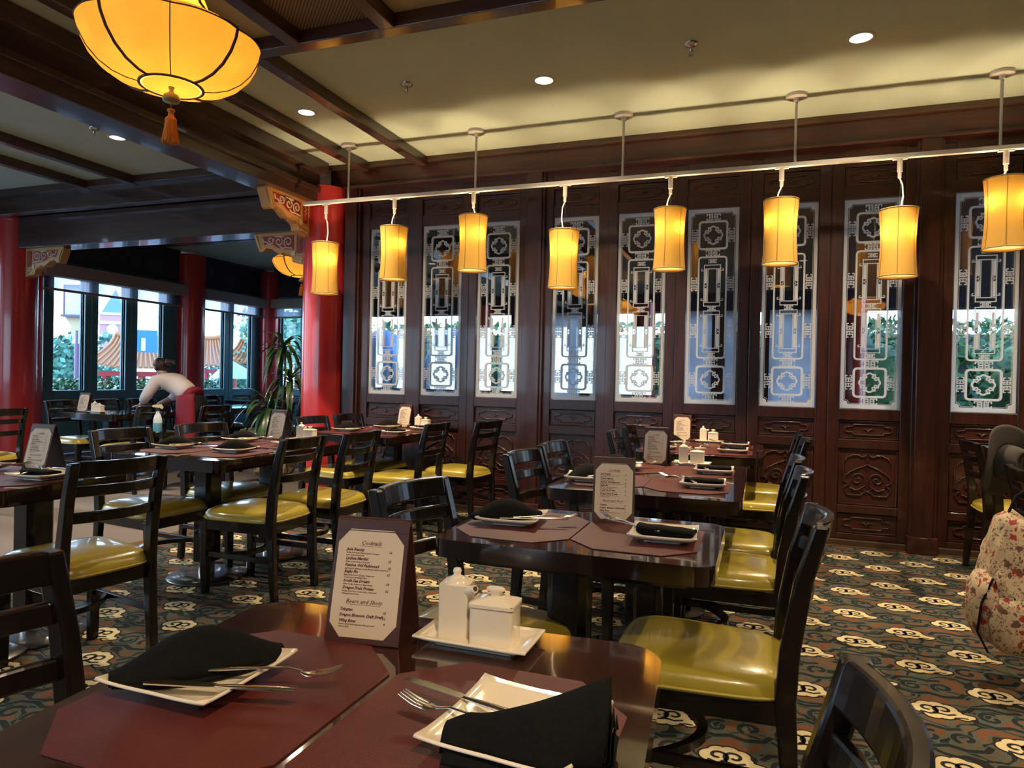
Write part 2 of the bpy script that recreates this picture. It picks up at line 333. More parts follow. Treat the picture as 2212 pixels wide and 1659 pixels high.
# cream cloud motifs woven into the carpet
def motif():
    mb = MB()
    lobes = [(-.052, .006, .036), (-.030, .038, .032), (.006, .046, .030), (.040, .030, .032), (.052, -.002, .030), (.020, -.030, .030), (-.018, -.034, .032), (.080, -.026, .024), (.104, -.018, .016), (.0, .005, .045)]
    def blob(k, z0, z1, mi):
        out = []
        for i in range(72):          # union of circles, radial ray march from the centre of the cloud
            a = 2*PI*i/72; best = .0; c0 = (.015, .0)
            for cx_, cy_, r in lobes:
                r += k; dx, dy = cx_-c0[0], cy_-c0[1]; ca, sa = math.cos(a), math.sin(a)
                bq = dx*ca+dy*sa; d2 = dx*dx+dy*dy-bq*bq
                if d2 < r*r: best = max(best, bq+math.sqrt(r*r-d2))
            out.append((c0[0]+best*math.cos(a), c0[1]+best*math.sin(a)))
        mb.prism(out, z0, z1, mi)
    blob(.008, .0040, .0046, 1); blob(0, .0046, .0051, 0)
    def st(pts, w, mi=1):
        q = MB().strip(pts, w, 0, 1); mb.add([(v[0], v[2], .0056) for v in q.v], q.f, mi)
    st(spiral(-.030, .010, .036, .009, -70, 300, 18), .012)
    st(spiral(.022, .014, .034, .009, 230, -140, 18), .012)
    st([(-.06, -.022), (-.03, -.034), (.0, -.022), (.03, -.028), (.058, -.014)], .011)
    st([(.050, -.044), (.072, -.036), (.094, -.036)], .009)
    st([(.0, -.022), (-.004, .0), (.0, .016)], .007)
    # dark swirling vine with teal outline filling the ground between the clouds
    def vine(pts, w):
        for ww, zz, mi in ((w+.009, .0042, 2), (w, .0044, 1)):
            q = MB().strip(pts, ww, 0, 1); mb.add([(v[0]+.23, v[2], zz) for v in q.v], q.f, mi)
    vine(spiral(-.055, .0, .045, .014, 60, 400, 14), .018); vine(spiral(.055, .012, .042, .014, 240, -90, 14), .018)
    vine([(-.11, -.055), (-.06, -.075), (-.01, -.055), (.04, -.075), (.10, -.06), (.125, -.02)], .022)
    vine([(-.125, .03), (-.10, .07), (-.04, .085), (.01, .068), (.06, .085)], .020)
    return mb
mo = motif(); cl = MB()
for i in range(-24, 24):
    for j in range(-30, 30):
        if (i+j) % 2: continue
        x = .745+.23*i+.012*j; y = 4.705+.2165*j
        if -4.02 < x < 4.6 and .3 < y < 5.62:
            cl.add([(v[0]+x, v[1]+y, v[2]) for v in mo.v], mo.f); cl.mi[-len(mo.mi):] = mo.mi
o = cl.build('cloud_pattern', [M['cloud'], M['clouddark'], M['carpetteal']], fl); o['kind'] = 'stuff'

ce = tag(MB().box(-9.6, 5.2, -4.8, 11.5, CZ, 3.4).build('ceiling', M['ceil']), 'sage green painted ceiling between dark beams', kind='structure')
MB().box(-2.0, 3.2, .5, 3.40, CZ-.004, CZ).build('coffer_panel', M['ceilb'], ce)
MB().box(-3.02, -2.66, .5, 3.40, CZ-.004, CZ).build('coffer_panel', M['ceilb'], ce)
MB().box(-2.62, -2.03, .5, 3.40, CZ-.006, CZ).build('speaker_mesh', M['mesh'], ce)

def trim(n, x0, x1, y0, y1, z0, z1, m, label=None, extra=None, bevel=.006):
    o = struct('trim_%d' % n, label)
    MB().box(x0, x1, y0, y1, z0, z1).build('beam', M[m], o, bevel=bevel)
    if extra:
        for e in extra: MB().box(*e).build('moulding', M[m], o, bevel=.004)
    return o
trim(1, -4.29, -4.02, -4.6, 5.56, 2.862, CZ, 'beam', 'deep dark beam running from the front to the red column', [(-4.33, -3.99, -4.6, 5.6, 2.955, 3.0), (-4.34, -3.95, -4.6, 5.6, 3.13, CZ-.002)])
trim(2, -8.25, -4.22, 5.60, 5.86, 2.63, 2.99, 'beamx', 'dark beam joining the two front red columns', None)
trim(3, -9.25, -4.28, 5.44, 5.92, 3.0, CZ, 'beamx', 'upper dark beam above the two red columns', [(-9.2, -4.28, 5.40, 5.5, 2.975, 3.02), (-9.2, -4.28, 5.36, 5.5, 3.17, CZ-.002)])
trim(4, -3.03, -2.94, 3.42, 5.68, 3.165, CZ, 'beam', 'thin ceiling beam above the pendant lamps')
trim(5, -3.65, -3.56, -4.5, 5.68, 3.165, CZ, 'beam', 'thin ceiling beam beside the large lantern')
trim(6, -4.0, 3.2, 3.375, 3.47, 3.165, CZ, 'beamx', 'ceiling beam edging the coffered area')
trim(7, -2.69, -2.60, .5, 3.38, 3.165, CZ, 'beam', 'coffer beam left of the brown mesh')
trim(8, -2.06, -1.97, .5, 3.38, 3.165, CZ, 'beam', 'coffer beam right of the brown mesh')
trim(9, -3.03, -2.94, -4.5, 3.38, 3.165, CZ, 'beam', 'thin beam passing behind the large lantern')
trim(10, -6.27, -6.18, -4.5, 5.42, 3.165, CZ, 'beam', 'thin beam on the darker left ceiling')
trim(11, -6.94, -6.85, -4.5, 5.42, 3.165, CZ, 'beam', 'leftmost thin beam on the darker ceiling')
trim(12, -9.2, -4.3, 2.9, 3.0, 3.165, CZ, 'beamx', 'cross beam at the left edge of the ceiling')
trim(13, -9.1, -3.9, 8.0, 8.12, 3.13, CZ, 'beamx', 'ceiling beam over the far window seats')
trim(14, -6.6, -6.5, 5.9, 11.1, 3.13, CZ, 'beam', 'far ceiling beam running towards the corner window')

# ---- back wall with windows, right wall (behind the camera, they light and enclose the room)
wb = struct('wall_back', 'wall behind the viewer with daylight windows')
MB().box(-9.6, 5.2, -4.7, -4.5, 0, .9).box(-9.6, 5.2, -4.7, -4.5, 2.5, CZ).box(-2.3, 5.2, -4.7, -4.5, .9, 2.5).build('wall_panel', M['wood'], wb)
wr = struct('wall_right', 'dark panelled wall on the right')
MB().box(5.0, 5.2, -4.8, 5.9, 0, CZ).build('wall_panel', M['wood'], wr)
k = 0
for i in range(8):
    x = -9.3+i*1.0
    MB().box(x-.09, x+.09, -4.72, -4.46, .9, 2.5).build('mullion', M['teal'], wb)
MB().box(-9.6, -2.3, -4.62, -4.60, .9, 2.5).build('pane', M['wglass'], wb)

# ---- front wall: doors between pilasters
DW = .573
def door(n, cx):
    d = struct('door_%d' % n, None); d.location = (cx, WY, 0)
    h = DW/2
    fr = MB()
    for s in (-1, 1): fr.box(min(s*h, s*.205), max(s*h, s*.205), -.02, .045, .06, 3.0)
    for a, b in ((.06, .10), (.255, .315), (.745, .815), (.96, 1.045), (2.632, 2.725), (2.875, 3.0)): fr.box(-.205, .205, -.018, .04, a, b)
    fr.build('door_frame', M['wood'], d, bevel=.004)
    for a, b, kind in ((.10, .255, 's'), (.315, .745, 'b'), (.815, .96, 's'), (2.725, 2.875, 's')):
        p = MB().box(-.205, .205, .004, .04, a, b).build('carved_panel', M['wood_h'], d)
        c = MB(); m = (a+b)/2
        def rect(x0, x1, z0, z1, r): c.tube([(x0, 0, z0), (x1, 0, z0), (x1, 0, z1), (x0, 0, z1)], r, 5, closed=True)
        rect(-.197, .197, a+.008, b-.008, .006)
        if kind == 's':
            q = (b-a)/2-.034; e = .16
            pts = [(-e+.02, -q*.55), (-e+.055, -q*.55), (-e+.055, -q*.9), (-e+.07, -q), (e-.07, -q), (e-.055, -q*.9), (e-.055, -q*.55), (e-.02, -q*.55), (e, -q*.3), (e, q*.3), (e-.02, q*.55), (e-.055, q*.55), (e-.055, q*.9), (e-.07, q), (-e+.07, q), (-e+.055, q*.9), (-e+.055, q*.55), (-e+.02, q*.55), (-e, q*.3), (-e, -q*.3)]
            c.tube([(x, -.001, m+z) for x, z in pts], .0058, 6, closed=True)
            for s in (-1, 1): c.tube([(0, 0, m-.012), (s*.018, 0, m+.006), (s*.04, 0, m+.002)], [.006, .007, .001], 5)
            c.tube([(0, 0, m-.018), (0, 0, m+.022)], [.006, .002], 5)
        else:
            def L(pts, r=.0072):
                for s in (-1, 1): c.tube([(s*x, -.001, m+z) for x, z in pts], r, 6)
            L([(0, .176), (.014, .158), (.034, .150), (.052, .154), (.06, .165), (.10, .165), (.12, .150), (.135, .150), (.148, .125), (.165, .11), (.165, -.05)])
            L([(0, .098), (.016, .084), (.04, .076), (.06, .066), (.082, .056), (.095, .044), (.118, .036), (.13, .018), (.15, .008), (.162, -.022), (.152, -.045), (.135, -.05), (.125, -.062), (.14, -.07), (.16, -.09), (.15, -.112), (.135, -.14), (.04, -.14), (.028, -.12), (.010, -.112)])
            L(spiral(.065, -.02, .052, .008, 190, -290, 22), .0065)
            L([(.02, -.035), (.012, -.062), (.03, -.078), (.045, -.085), (.06, -.10), (.085, -.102), (.1, -.09), (.118, -.088)])
            L(arc(0, -.085, .026, -90, 60, 8), .0065)
            c.tube([(0, 0, m+.12), (0, 0, m+.14)], .012, 8); c.tube([(0, -.004, m+.06), (0, -.004, m+.07)], .012, 8)
        c.build('carving', M['wood_h'], p)
    MB().box(-.2, .2, .008, .014, 1.045, 2.632).build('glass_pane', M['glass'], d)
    return d
def etching():
    e = MB(); y = -.001
    hw = .198; z0 = 1.048; z1 = 2.628; H_ = z1-z0
    zt = lambda t: z1-t*H_
    # outer frosted border with notched corners
    b = .024; n = .028
    def ring(o, i):
        m = len(o); e.add([(x, y, z) for x, z in o]+[(x, y, z) for x, z in i], [(k, (k+1) % m, m+(k+1) % m, m+k) for k in range(m)])
    a0 = [(-hw, z0), (-hw, z0), (-hw, z0), (hw, z0), (hw, z0), (hw, z0), (hw, z1), (hw, z1), (hw, z1), (-hw, z1), (-hw, z1), (-hw, z1)]
    X = hw-b; A = z0+b*1.3; B = z1-b*1.3
    a1 = [(-X, A+n), (-X+n*.75, A+n*.75), (-X+n, A), (X-n, A), (X-n*.75, A+n*.75), (X, A+n), (X, B-n), (X-n*.75, B-n*.75), (X-n, B), (-X+n, B), (-X+n*.75, B-n*.75), (-X, B-n)]
    ring(a0, a1)
    q = .007
    e.strip([(x-q*(1 if x > 0 else -1), z+q*(1 if z < 1.8 else -1)) for x, z in a1], .0022, y, closed=True)
    def cart(x, za, zb, w, ch=.02):
        e.strip([(-x+ch, za), (x-ch, za), (x-ch*.3, za-ch*.3 if za > zb else za+ch*.3), (x, za-ch), (x, zb+ch), (x-ch*.3, zb+ch*.3), (x-ch, zb), (-x+ch, zb), (-x+ch*.3, zb+ch*.3), (-x, zb+ch), (-x, za-ch), (-x+ch*.3, za-ch*.3)], w, y, closed=True)
    def scrollring(zc, r):
        for k in range(4):
            c = 90*k; pts = []
            for i in range(25):
                a = c-37+74*i/24; rr = r*(1+.05*math.sin(R(a-c)*9+PI/2))
                pts.append((rr*math.cos(R(a)), zc+rr*math.sin(R(a))))
            e.strip(pts, .012, y)
            for sg in (-1, 1):
                a = R(c+sg*30); cx_, cz_ = r*.76*math.cos(a), zc+r*.76*math.sin(a)
                e.strip(spiral(cx_, cz_, r*.22, r*.05, c+sg*40, c+sg*400, 14), .008, y)
    def hh(cx_, cz_, w_, h_, vert=False, lw=.0068):
        def S(pts): e.strip([((cx_+p[1]) if vert else (cx_+p[0]), (cz_+p[0]) if vert else (cz_+p[1])) for p in pts], lw, y)
        for s in (-1, 1):
            S([(s*w_*.14, -h_), (s*w_*.14, h_)]); S([(s*w_*.14, 0), (s*w_*.6, 0)])
            S([(s*w_, h_*.35), (s*w_, h_), (s*w_*.6, h_), (s*w_*.6, -h_), (s*w_, -h_), (s*w_, -h_*.35)])
            S([(s*w_*.14, h_), (s*w_*.38, h_), (s*w_*.38, h_*.45)]); S([(s*w_*.14, -h_), (s*w_*.38, -h_), (s*w_*.38, -h_*.45)])
    hh(0, zt(.043), .052, .022); hh(0, zt(.226), .052, .022); hh(0, zt(.787), .052, .024); hh(0, zt(.966), .052, .022)
    for t in (.138, .385, .625, .875):
        for s in (-1, 1): hh(s*.143, zt(t), .052, .021, True, .0064)
    cart(.108, zt(.066), zt(.205), .016); scrollring(zt(.1355), .068)
    cart(.108, zt(.808), zt(.943), .016); scrollring(zt(.8755), .068)
    cart(.108, zt(.247), zt(.764), .013)
    for ta, tb in ((.288, .498), (.523, .733)):
        a, b_ = zt(ta), zt(tb)
        e.strip([(-.063, a), (.063, a), (.063, b_), (-.063, b_)], .006, y, closed=True)
        e.strip([(-.063, a-.03), (.063, a-.03)], .005, y); e.strip([(-.063, b_+.03), (.063, b_+.03)], .005, y)
        for s in (-1, 1):
            e.strip([(s*.034, a-.03), (s*.034, b_+.03)], .005, y)
            mz = (a+b_)/2
            e.box(min(s*.040, s*.058), max(s*.040, s*.058), y, y+.0005, mz+.02, a-.036); e.box(min(s*.040, s*.058), max(s*.040, s*.058), y, y+.0005, b_+.036, mz-.02)
            e.strip([(s*.063, mz), (s*.05, mz), (s*.04, mz+.016)], .004, y); e.strip([(s*.05, mz), (s*.04, mz-.016)], .004, y)
            for z in (a-.045, b_+.045): e.strip([(s*.063, z), (s*.085, z), (s*.085, z+.014)], .005, y); e.strip([(s*.075, z+.014), (s*.085, z+.014)], .004, y)
    hh(0, zt(.268), .030, .013, lw=.005); hh(0, zt(.5105), .030, .013, lw=.005); hh(0, zt(.748), .030, .013, lw=.005)
    return e
DX = [-3.38, -2.8135, -2.253, -1.535, -.966, -.393, .186, .7655, 1.4965, 2.07, 2.643]
protod = None; usedd = [False]
for n, cx in enumerate(DX):
    if n == 0:
        d = door(1, cx); gp = [c for c in d.children if c.name.startswith('glass_pane')][0]
        et = etching().build('etched_pattern', M['etch'], gp)
    else:
        d = dup(protod); d.name = 'door_%d' % (n+1); d.location = (cx, WY, 0)
    if n == 0: protod = d
    d['label'] = 'carved mahogany screen door with etched glass, ' + ['first', 'second', 'third', 'fourth', 'fifth', 'sixth', 'seventh', 'eighth', 'ninth', 'tenth', 'eleventh'][n] + ' from the red column'
wf = struct('wall_front', 'mahogany wall framing the etched glass screen doors')
for a_, b_ in zip(DX, DX[1:]):
    if b_-a_ < .6: MB().box((a_+b_)/2-.02, (a_+b_)/2+.02, WY-.004, WY+.06, 0, 3.0).build('jamb', M['wood'], wf)
fillx = [(-3.86, -3.667), (-3.667, -3.6665)]
MB().box(-3.86, -3.6665, WY-.03, WY+.05, 0, 3.05).build('wall_panel', M['wood'], wf)
MB().box(-3.86, 5.1, WY-.02, WY+.1, 2.99, CZ).build('fascia_board', M['wood_h'], wf)
MB().box(2.93, 5.1, WY-.02, WY+.1, 0, 3.0).build('wall_panel', M['wood'], wf)
for cx in (-3.76, -1.894, 1.123):
    o = MB().box(cx-.066, cx+.066, WY-.085, WY+.03, 0, 3.03).box(cx-.088, cx-.062, WY-.06, WY+.03, 0, 3.03).box(cx+.062, cx+.088, WY-.06, WY+.03, 0, 3.03).build('pilaster', M['wood'], wf, bevel=.004)
    MB().box(cx-.098, cx+.098, WY-.10, WY+.03, 0, .13).build('pilaster_base', M['wood_h'], wf, bevel=.008)
for i, (a, b) in enumerate(((-3.66, -1.99), (-1.796, 1.025), (1.221, 3.0))):
    o = struct('baseboard_front' if i == 0 else 'baseboard_front.%03d' % i)
    MB().box(a, b, WY-.05, WY+.02, 0, .055).box(a, b, WY-.065, WY+.02, 0, .012).build('board', M['crown'], o, bevel=.004)
o = struct('trim_15', 'dark wooden crown above the screen doors')
MB().box(-4.0, 5.1, WY-.075, WY, 3.045, CZ).build('crown_board', M['wood_h'], o, bevel=.003)
MB().box(-4.0, 5.1, WY-.10, WY, 3.02, 3.045).build('crown_bead', M['wood_h'], o, bevel=.006)
MB().box(-4.0, 5.1, WY-.115, WY, 3.205, CZ).build('crown_cap', M['crown'], o, bevel=.006)
# corridor and porch behind the glass screens
wp = struct('wall_corridor', 'porch wall seen through the etched glass')
MB().box(-6.0, 5.1, 9.0, 9.3, 2.13, CZ).box(-6.0, 5.1, 9.0, 9.2, 0, .28).build('porch_header', M['header'], wp)
MB().box(-3.84, 5.1, WY+.15, 9.0, 3.2, 3.245).build('porch_ceiling', M['header'], wp)
for x0, x1 in ((-3.30, -3.22), (-2.30, -2.11), (-.60, -.44), (-.31, -.2), (.0, .08), (.62, .72), (1.9, 1.96)):
    MB().box(x0, x1, 9.0, 9.14, .28, 2.13).build('post', M['crown'], wp)
for x in (-3.62, -1.40, .98, 3.3):
    MB().lathe([(.14, 0), (.14, 2.2)], 20, c=(x, 8.7, 0)).build('red_column', M['red'], wp)
for x0, x1 in ((-2.68, -2.30), (-.93, -.60), (-.44, -.31), (.08, .62)):
    MB().box(x0, x1, 9.03, 9.035, .28, 2.13).build('blind', M['paleshade'], wp)
tag(MB().prism([(-3.86, 5.86), (-7.62, 11.3), (-7.74, 11.3), (-3.98, 5.86)], 0, CZ).build('wall_side', M['header']), 'dark wall dividing the window bay', kind='structure')

# ---- left and far window walls
WN = [0]
def window(p0, ang, panes, label, zb=.92, zt_=2.665, det=True, ztop=CZ, full=None):
    """local frame: +x along the wall, room side at -y"""
    WN[0] += 1
    wd = struct('window_%d' % WN[0], label); wd.location = (*p0, 0); wd.rotation_euler = (0, 0, ang)
    a, b = full
    prev = a
    edges = []
    for i, (x0, x1) in enumerate(panes):
        nx = panes[i+1][0] if i < len(panes)-1 else b
        r = (x1+nx)/2 if i < len(panes)-1 else b
        edges.append((prev, x0, x1, r)); prev = r
    for l, x0, x1, r in edges:
        s = MB().box(l+.004, x0, -.06, .06, 0.03, zt_).box(x1, r-.004, -.06, .06, .03, zt_).box(x0, x1, -.06, .06, .79, zb).box(x0, x1, -.06, .06, zt_-.03, zt_).box(x0, x1, -.06, .06, .03, .10)
        s.build('sash', M['teal'], wd, bevel=.008)
        if det:
            MB().box(x0-.018, x0, -.035, .03, zb, zt_-.03).box(x1, x1+.018, -.035, .03, zb, zt_-.03).build('glazing_bead', M['teal'], wd)
        MB().box(x0, x1, .0, .006, zb, zt_-.03).build('pane', M['wglass'], wd)
        lp = MB().box(x0, x1, -.02, .03, .10, .79).build('lower_panel', M['teal'], wd)
        if det:
            g = MB(); m = .70; e = (x1-x0)/2-.03; cx = (x0+x1)/2
            g.tube([(cx-e, -.03, m-.02), (cx-e+.05, -.03, m-.02), (cx-e+.05, -.03, m-.05), (cx+e-.05, -.03, m-.05), (cx+e-.05, -.03, m-.02), (cx+e, -.03, m-.02), (cx+e, -.03, m+.02), (cx+e-.05, -.03, m+.02), (cx+e-.05, -.03, m+.05), (cx-e+.05, -.03, m+.05), (cx-e+.05, -.03, m+.02), (cx-e, -.03, m+.02)], .008, 5, closed=True)
            g.tube([(cx-.03, -.03, m), (cx, -.03, m+.03), (cx+.03, -.03, m), (cx, -.03, m-.03)], .01, 5, closed=True)
            g.build('fretwork', M['goldp'], lp)
    MB().box(a, b, -.08, .08, zt_, ztop).build('header_board', M['header'], wd, bevel=.004)
    if det:
        MB().box(a-.02, b+.02, -.24, -.08, 2.49, 2.665).build('valance', M['shadecloth'], wd, bevel=.004)
        MB().box(a+.03, b-.03, -.12, -.118, 2.33, 2.5).build('roller_shade', M['rollershade'], wd)
        MB().box(a+.03, b-.03, -.13, -.11, 2.30, 2.335).build('shade_rail', M['shadecloth'], wd, bevel=.004)
        MB().box(a, b, -.10, -.06, zt_, zt_+.05).build('blue_bead', M['teal'], wd)
    return wd
XL = -9.3
A90 = R(90)  # local +x -> world +y ; room side -y -> world +x
window((XL, 6.55), A90, [(.23, .70), (.91, 1.38), (1.59, 2.08)], 'teal framed window with a clock tower beyond, left of the middle red column', full=(.0, 2.40))
window((XL, 9.30), A90, [(.22, .71), (.93, 1.42)], 'teal framed two light window between the middle and corner red columns', full=(.02, 1.72))
window((XL+.2, 11.2), 0, [(.18, .66), (.88, 1.36)], 'far corner window partly behind the tall plant', full=(.02, 1.52))
for k in range(4):
    y = -4.4+k*2.7
    window((XL, y), A90, [(.2, .72), (.95, 1.47), (1.7, 2.22)], None, det=False, full=(.0, 2.5))
MB().box(XL-.1, XL+.1, 11.0, 11.3, 0, CZ).build('corner_post', M['teal'], struct('trim_16'))

CN = [0]
def column(x, y, r, z1, label, base=True):
    t = struct('column', label)
    t.location = (x, y, 0); t['category'] = 'column'; del t['kind']; t['kind'] = 'structure'
    MB().lathe([(r, 0), (r, z1)], 36).build('shaft', M['red'], t)
    if base: MB().lathe([(r+.05, 0), (r+.05, .06), (r+.03, .10), (r+.005, .12)], 36).build('base', M['crown'], t)
    del t['category']
    return t
column(-4.06, 5.72, .205, 3.03, 'tall glossy red column where the screen wall begins')
column(-8.44, 5.72, .22, 3.0, 'glossy red column at the left edge')
column(-9.28, 6.42, .20, 3.1, 'red column just behind the left edge column')
column(-9.2, 9.15, .235, 3.2, 'red column behind the waitress')
column(-9.15, 11.1, .20, 3.2, 'red column in the far window corner')

# ---- carved corner brackets
def bracket():
    t = thing('corner_bracket', '', 'bracket')
    # local: x from 0 (column) to .63 outwards, z from 0 (beam) down to -.33
    prof = [(0, 0), (.62, 0), (.63, -.02), (.56, -.17), (.53, -.185), (.47, -.145), (.40, -.16), (.34, -.20), (.30, -.215), (.27, -.20), (.22, -.215), (.18, -.235), (.16, -.26), (.15, -.30), (.10, -.31), (.02, -.325), (0, -.33)]
    MB().prism(prof, -.045, .045, axis='y').build('body', M['gold'], t, bevel=.006)
    for s in (-1, 1):
        y = s*.047
        MB().prism([(.14, -.03), (.53, -.03), (.50, -.115), (.42, -.10), (.33, -.15), (.25, -.165), (.14, -.175)], min(y, y+s*.002), max(y, y+s*.002), axis='y').build('red_inset', M['redm'], t)
        MB().prism([(.03, -.03), (.105, -.03), (.105, -.20), (.09, -.215), (.045, -.215), (.03, -.20)], min(y, y+s*.002), max(y, y+s*.002), axis='y').build('red_inset', M['redm'], t)
        g = MB(); yy = y+s*.004
        def T(p, r=.0075, mi=0): g.tube([(a, yy, b) for a, b in p], r, 5, mi)
        T(spiral(.20, -.095, .055, .012, -60, 400, 20)); T(spiral(.315, -.085, .05, .010, 100, 560, 20)); T(spiral(.42, -.072, .034, .010, 200, -120, 14))
        T([(.15, -.16), (.19, -.155), (.23, -.15), (.27, -.155), (.30, -.135)]); T([(.37, -.05), (.39, -.10), (.44, -.105), (.47, -.08), (.50, -.085), (.515, -.045)])
        T([(.25, -.04), (.28, -.035), (.36, -.035)])
        T([(.055, -.05), (.08, -.06), (.055, -.08), (.08, -.10), (.055, -.12), (.08, -.14), (.055, -.16), (.08, -.18)], .006, 1)
        T([(.13, -.285), (.04, -.30), (.03, -.265), (.10, -.25)], .007)
        T([(.60, -.02), (.545, -.155)], .006)
        g.build('scrollwork', [M['cream'], M['gold']], t)
    for i in range(3):
        x = .20+.03*i; MB().lathe([(.001, -.05), (.018, -.035), (.02, 0), (.018, .035), (.001, .05)], 10).xf(Matrix.Translation((x, 0, -.222+.012*i)) @ Matrix.Rotation(R(90), 4, 'X')).build('bead', M['gold'], t)
    MB().box(.115, .155, -.055, .055, -.235, -.19).build('block', M['cream'], t, bevel=.004)
    return t
bk = bracket(); ub = [False]
place(bk, ub, (-4.15, 5.52, 2.862), R(-90), 'gold and red carved bracket under the deep beam at the tall red column', 'bracket')
place(bk, ub, (-4.26, 5.72, 2.63), R(180), 'carved bracket in front of the far lantern, left of the tall red column', 'bracket')
place(bk, ub, (-8.22, 5.72, 2.63), 0, 'carved bracket on the left edge red column', 'bracket')

# ================================================================== FURNITURE
def chair():
    t = thing('dining_chair', '', 'chair')
    # back posts (also back legs); profile of outer (rear) edge
    prof = [(-.250, 0, .036), (-.235, .20, .042), (-.225, .42, .052), (-.232, .55, .05), (-.256, .72, .044), (-.292, .868, .036)]
    def xr(z):
        for (xa, za, _), (xb, zb, _) in zip(prof, prof[1:]):
            if za <= z <= zb: return xa+(xb-xa)*(z-za)/(zb-za)
        return prof[-1][0]
    for s in (-1, 1):
        o0, o1 = s*.192, s*.156
        mb = MB(); n = len(prof); v = []
        for x, z, d in prof:
            for yy in (o0, o1):
                v += [(x, yy, z), (x+d, yy, z)]
        f = []
        for i in range(n-1):
            a = 4*i; b = 4*i+4
            f += [(a, a+1, b+1, b), (a+2, b+2, b+3, a+3), (a, b, b+2, a+2), (a+1, a+3, b+3, b+1)]
        f += [(0, 2, 3, 1), (4*n-4, 4*n-3, 4*n-1, 4*n-2)]
        mb.add(v, f).build('back_leg', M['chair'], t, bevel=.006)
        y0, y1 = s*.205, s*.160
        MB().hexa([(.212, y0*.97, 0), (.245, y0*.97, 0), (.245, y1, 0), (.212, y1, 0)], [(.20, y0, .40), (.247, y0, .40), (.247, y1*.985, .40), (.20, y1*.985, .40)]).build('front_leg', M['chair'], t, bevel=.005)
        MB().box(-.205, .215, min(s*.172, s*.192), max(s*.172, s*.192), .205, .235).build('side_stretcher', M['chair'], t, bevel=.004)
    mb = MB()
    for i in range(10):
        u0, u1 = i/10, (i+1)/10; f_ = lambda u: .12-.11*(1-(2*u-1)**2)
        x0, x1 = f_(u0), f_(u1); ya, yb = -.176+.352*u0, -.176+.352*u1
        mb.hexa([(x0-.014, ya, .208), (x0+.014, ya, .208), (x0+.014, ya, .232), (x0-.014, ya, .232)], [(x1-.014, yb, .208), (x1+.014, yb, .208), (x1+.014, yb, .232), (x1-.014, yb, .232)])
    mb.build('cross_stretcher', M['chair'], t, merge=True)
    MB().hexa([(-.205, -.186, .355), (.238, -.203, .355), (.238, .203, .355), (-.205, .186, .355)], [(-.205, -.186, .415), (.24, -.205, .415), (.24, .205, .415), (-.205, .186, .415)]).build('seat_frame', M['chair'], t, bevel=.004)
    def rail(z0, z1, th, bow, name, full=False):
        m = MB(); N = 12; v = []
        hw = .158 if not full else .160
        for i in range(N+1):
            u = -1+2*i/N; b = bow*(1-u*u)
            for z in (z0, z1):
                x = xr(z)+.010-b+(.0)
                v += [(x, hw*u, z), (x+th, hw*u, z)]
        f = []
        for i in range(N):
            a = 4*i; b_ = a+4
            f += [(a, a+1, b_+1, b_), (a+2, b_+2, b_+3, a+3), (a, b_, b_+2, a+2), (a+1, a+3, b_+3, b_+1)]
        f += [(0, 2, 3, 1), (4*N, 4*N+1, 4*N+3, 4*N+2)]
        m.add(v, f).build(name, M['chair'], t, bevel=.006)
    rail(.808, .872, .026, .036, 'top_rail'); rail(.735, .778, .018, .036, 'back_slat'); rail(.632, .676, .018, .034, 'back_slat')
    # cushion
    def cush(u, v, top=True):
        a = 2*PI*u
        ca, sa = math.cos(a), math.sin(a); p = 2/4.6
        x = math.copysign(abs(ca)**p, ca); y = math.copysign(abs(sa)**p, sa)
        prof_ = [(1.0, .416), (1.012, .424), (1.0, .434), (.985, .448), (.94, .462), (.85, .472), (.7, .479), (.45, .484), (.0, .486)]
        k = int(round(v*8)); r, z = prof_[k]
        wy = .212+.018*x
        return (.018+.240*x*r, wy*y*r, z)
    c = MB().grid(cush, 48, 8).build('seat', M['vinyl'], t, merge=True)
    pts = []
    for i in range(48):
        q = cush(i/48, 0); pts.append((q[0]*1.01, q[1]*1.01, .424))
    MB().tube(pts, .0045, 5, closed=True).build('piping', M['piping'], c)
    return t
CH = chair(); uc = [False]
def put(x, y, deg, label, group=None): place(CH, uc, (x, y, .004 if x > -4.15 else 0), R(deg), label, 'chair', group)
put(-.15, .80, 180, 'black chair at the right of the front table, nearest to the viewer at lower right')
put(-.125, 2.03, 180, 'black chair with the large yellow seat right of the small two seat table')
put(-.11, 3.01, 180, 'nearer black chair on the right side of the third right row table')
put(-.11, 3.535, 180, 'farther black chair on the right side of the third right row table')
put(.0, 4.78, 180, 'nearer chair on the right side of the right row table at the wall')
put(-.01, 5.30, 180, 'chair closest to the wall on the right side of the right row table')
put(-1.0, .76, 0, 'dark chair cropped by the lower left corner beside the front table')
put(-.80, 1.95, -10, 'glossy black chair turned to the small table, behind the front menu stand')
put(-.80, 3.09, -6, 'nearer black chair on the left of the third right row table')
put(-.80, 3.60, -5, 'farther black chair on the left of the third right row table')
put(-.68, 4.73, 0, 'nearer dark chair left of the right row table at the wall')
put(-.68, 5.27, 0, 'dark chair left of the right row wall table, closest to the screens')
put(-2.62, 2.05, 170, 'large black chair with blue lit yellow seat at the left edge table')
put(-2.625, 3.155, 180, 'black chair with its back to the aisle, near side of the middle left table')
put(-2.57, 3.66, 180, 'second black chair along the right side of the middle left table')
put(-2.55, 4.66, 180, 'chair on the right side of the left row wall table, nearer one')
put(-2.33, 5.20, 172, 'chair beside the screens pulled out from the left row wall table')
put(-3.29, 3.01, -5, 'chair left of the middle left table, nearest to the viewer')
put(-3.27, 3.60, -8, 'chair left of the middle left table, below the waitress')
put(-3.20, 4.72, -5, 'chair left of the left row wall table, in front of the red column')
